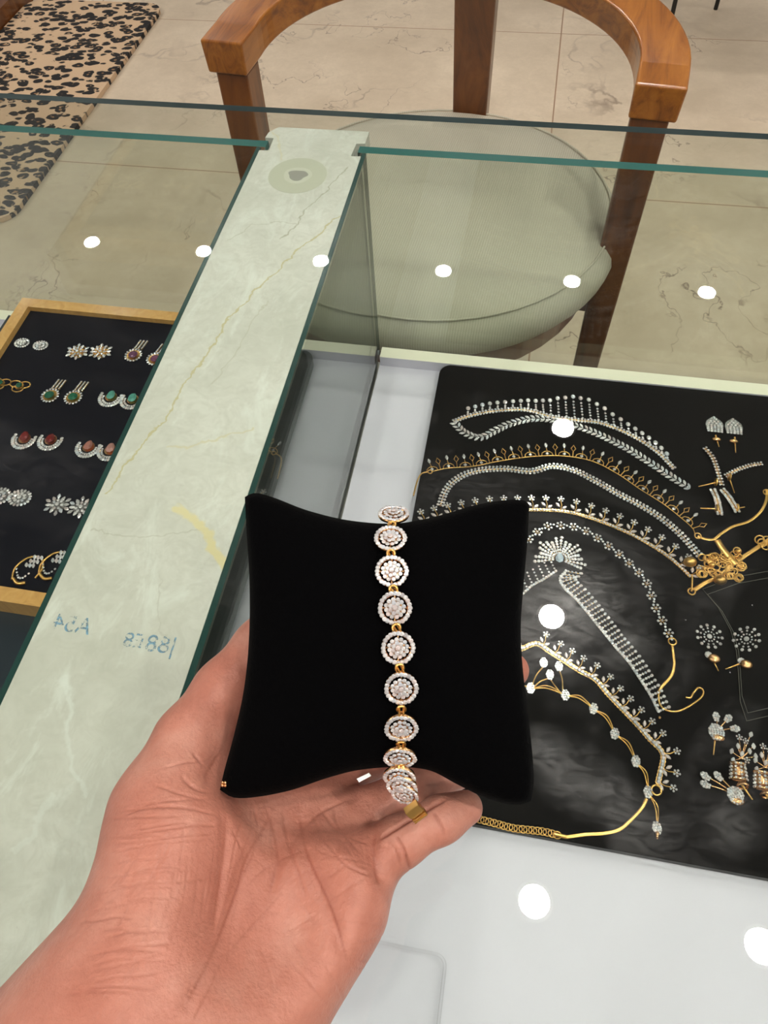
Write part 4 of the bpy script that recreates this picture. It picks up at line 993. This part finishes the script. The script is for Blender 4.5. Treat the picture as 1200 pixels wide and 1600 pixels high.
big0 = [([(427, 1262), (387, 1342), (363, 1420), (338, 1478), (293, 1567)], 13, 1.3, .10), ([(467, 1262), (480, 1335), (507, 1400), (543, 1500)], 12, .9, .08), ([(336, 1236), (353, 1290), (348, 1360), (334, 1460)], 10, .9, .1),
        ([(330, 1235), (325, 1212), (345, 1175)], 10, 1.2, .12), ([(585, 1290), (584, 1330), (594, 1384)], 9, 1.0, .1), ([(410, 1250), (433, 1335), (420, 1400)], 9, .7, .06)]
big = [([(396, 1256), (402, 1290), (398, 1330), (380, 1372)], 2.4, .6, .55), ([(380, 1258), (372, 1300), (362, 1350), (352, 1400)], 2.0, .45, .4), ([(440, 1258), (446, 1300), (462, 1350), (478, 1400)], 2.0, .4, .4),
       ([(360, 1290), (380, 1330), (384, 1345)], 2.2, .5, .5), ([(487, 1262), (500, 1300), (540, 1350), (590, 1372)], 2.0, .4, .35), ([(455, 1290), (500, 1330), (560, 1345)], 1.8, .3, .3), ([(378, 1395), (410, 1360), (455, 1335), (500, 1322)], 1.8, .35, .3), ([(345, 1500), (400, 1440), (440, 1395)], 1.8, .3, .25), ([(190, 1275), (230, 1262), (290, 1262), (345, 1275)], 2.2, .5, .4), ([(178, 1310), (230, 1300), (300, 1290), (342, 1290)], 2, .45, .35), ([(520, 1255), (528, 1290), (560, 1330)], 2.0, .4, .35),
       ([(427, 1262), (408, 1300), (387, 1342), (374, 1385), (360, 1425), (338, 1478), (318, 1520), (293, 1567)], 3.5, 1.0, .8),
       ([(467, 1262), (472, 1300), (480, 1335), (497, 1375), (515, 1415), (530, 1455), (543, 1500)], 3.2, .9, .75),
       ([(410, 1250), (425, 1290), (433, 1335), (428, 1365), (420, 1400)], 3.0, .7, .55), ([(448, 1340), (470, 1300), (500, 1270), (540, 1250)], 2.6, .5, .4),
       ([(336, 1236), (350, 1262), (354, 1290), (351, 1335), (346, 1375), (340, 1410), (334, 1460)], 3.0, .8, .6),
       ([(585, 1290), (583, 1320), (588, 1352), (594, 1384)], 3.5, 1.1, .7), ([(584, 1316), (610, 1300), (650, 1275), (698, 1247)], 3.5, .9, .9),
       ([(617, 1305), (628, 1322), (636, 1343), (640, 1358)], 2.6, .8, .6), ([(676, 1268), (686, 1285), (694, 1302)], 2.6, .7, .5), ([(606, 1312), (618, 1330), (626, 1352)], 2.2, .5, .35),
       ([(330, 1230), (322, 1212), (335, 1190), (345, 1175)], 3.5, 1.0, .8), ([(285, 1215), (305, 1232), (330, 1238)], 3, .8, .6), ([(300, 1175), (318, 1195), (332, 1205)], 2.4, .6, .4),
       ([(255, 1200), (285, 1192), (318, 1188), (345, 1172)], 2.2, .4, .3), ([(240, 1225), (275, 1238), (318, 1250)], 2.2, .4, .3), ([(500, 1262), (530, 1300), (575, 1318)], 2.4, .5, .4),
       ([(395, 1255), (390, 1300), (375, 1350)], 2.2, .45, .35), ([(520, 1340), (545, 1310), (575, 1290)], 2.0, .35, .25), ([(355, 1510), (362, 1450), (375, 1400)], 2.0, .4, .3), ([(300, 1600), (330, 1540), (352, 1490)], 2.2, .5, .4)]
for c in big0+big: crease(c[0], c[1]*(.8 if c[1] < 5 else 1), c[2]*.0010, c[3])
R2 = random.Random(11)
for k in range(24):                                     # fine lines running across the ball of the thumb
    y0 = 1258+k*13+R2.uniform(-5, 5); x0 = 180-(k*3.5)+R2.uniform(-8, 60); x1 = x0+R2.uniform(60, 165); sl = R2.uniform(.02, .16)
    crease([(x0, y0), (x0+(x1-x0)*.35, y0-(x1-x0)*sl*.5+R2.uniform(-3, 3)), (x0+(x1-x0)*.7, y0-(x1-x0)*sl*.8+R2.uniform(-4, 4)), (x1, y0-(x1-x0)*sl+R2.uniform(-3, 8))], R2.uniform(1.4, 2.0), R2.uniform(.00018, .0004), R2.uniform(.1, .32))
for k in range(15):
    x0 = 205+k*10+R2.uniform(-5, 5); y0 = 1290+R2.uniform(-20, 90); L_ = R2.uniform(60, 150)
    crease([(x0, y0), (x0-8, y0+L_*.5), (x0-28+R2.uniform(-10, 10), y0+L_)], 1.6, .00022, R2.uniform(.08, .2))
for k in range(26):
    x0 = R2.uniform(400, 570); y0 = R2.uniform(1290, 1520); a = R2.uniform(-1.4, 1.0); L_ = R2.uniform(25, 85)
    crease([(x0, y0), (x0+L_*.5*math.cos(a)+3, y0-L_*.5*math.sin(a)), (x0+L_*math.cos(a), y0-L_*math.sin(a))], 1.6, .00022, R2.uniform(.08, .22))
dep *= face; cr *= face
co_ -= nr*dep[:, None]; me2.vertices.foreach_set('co', co_.ravel())
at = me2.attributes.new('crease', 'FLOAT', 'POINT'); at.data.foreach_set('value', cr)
me2.polygons.foreach_set('use_smooth', [True]*len(me2.polygons)); me2.update()
m = mat('skin', (.62, .33, .25), .43); t = NT(m); p = t.pos()
base_ = t.ramp(t.noise(38, p, 5, .6), [(.3, (.40, .145, .10)), (.5, (.47, .19, .135)), (.72, (.54, .265, .20))])
fine = t.ramp(t.noise(420, p, 3), [(.3, (.92, .9, .9)), (.7, (1, 1, 1))]); base_ = t.mix(1, base_, fine, 'MULTIPLY')
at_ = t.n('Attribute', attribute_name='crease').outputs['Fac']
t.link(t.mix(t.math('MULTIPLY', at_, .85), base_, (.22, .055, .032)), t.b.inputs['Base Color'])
t.b.inputs['Subsurface Weight'].default_value = .05; t.b.inputs['Subsurface Radius'].default_value = (.006, .0025, .0015); t.b.inputs['Subsurface Scale'].default_value = 1.0
hv = t.math('ADD', t.noise(900, p, 2), t.math('MULTIPLY', t.noise(180, p, 4), 1.4))
t.bump(hv, .35, .0007); t.b.inputs['Specular IOR Level'].default_value = .35
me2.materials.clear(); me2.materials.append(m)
tag(hand, 'bare left hand and wrist, palm up, gripping the black cushion between thumb and fingers', 'person')
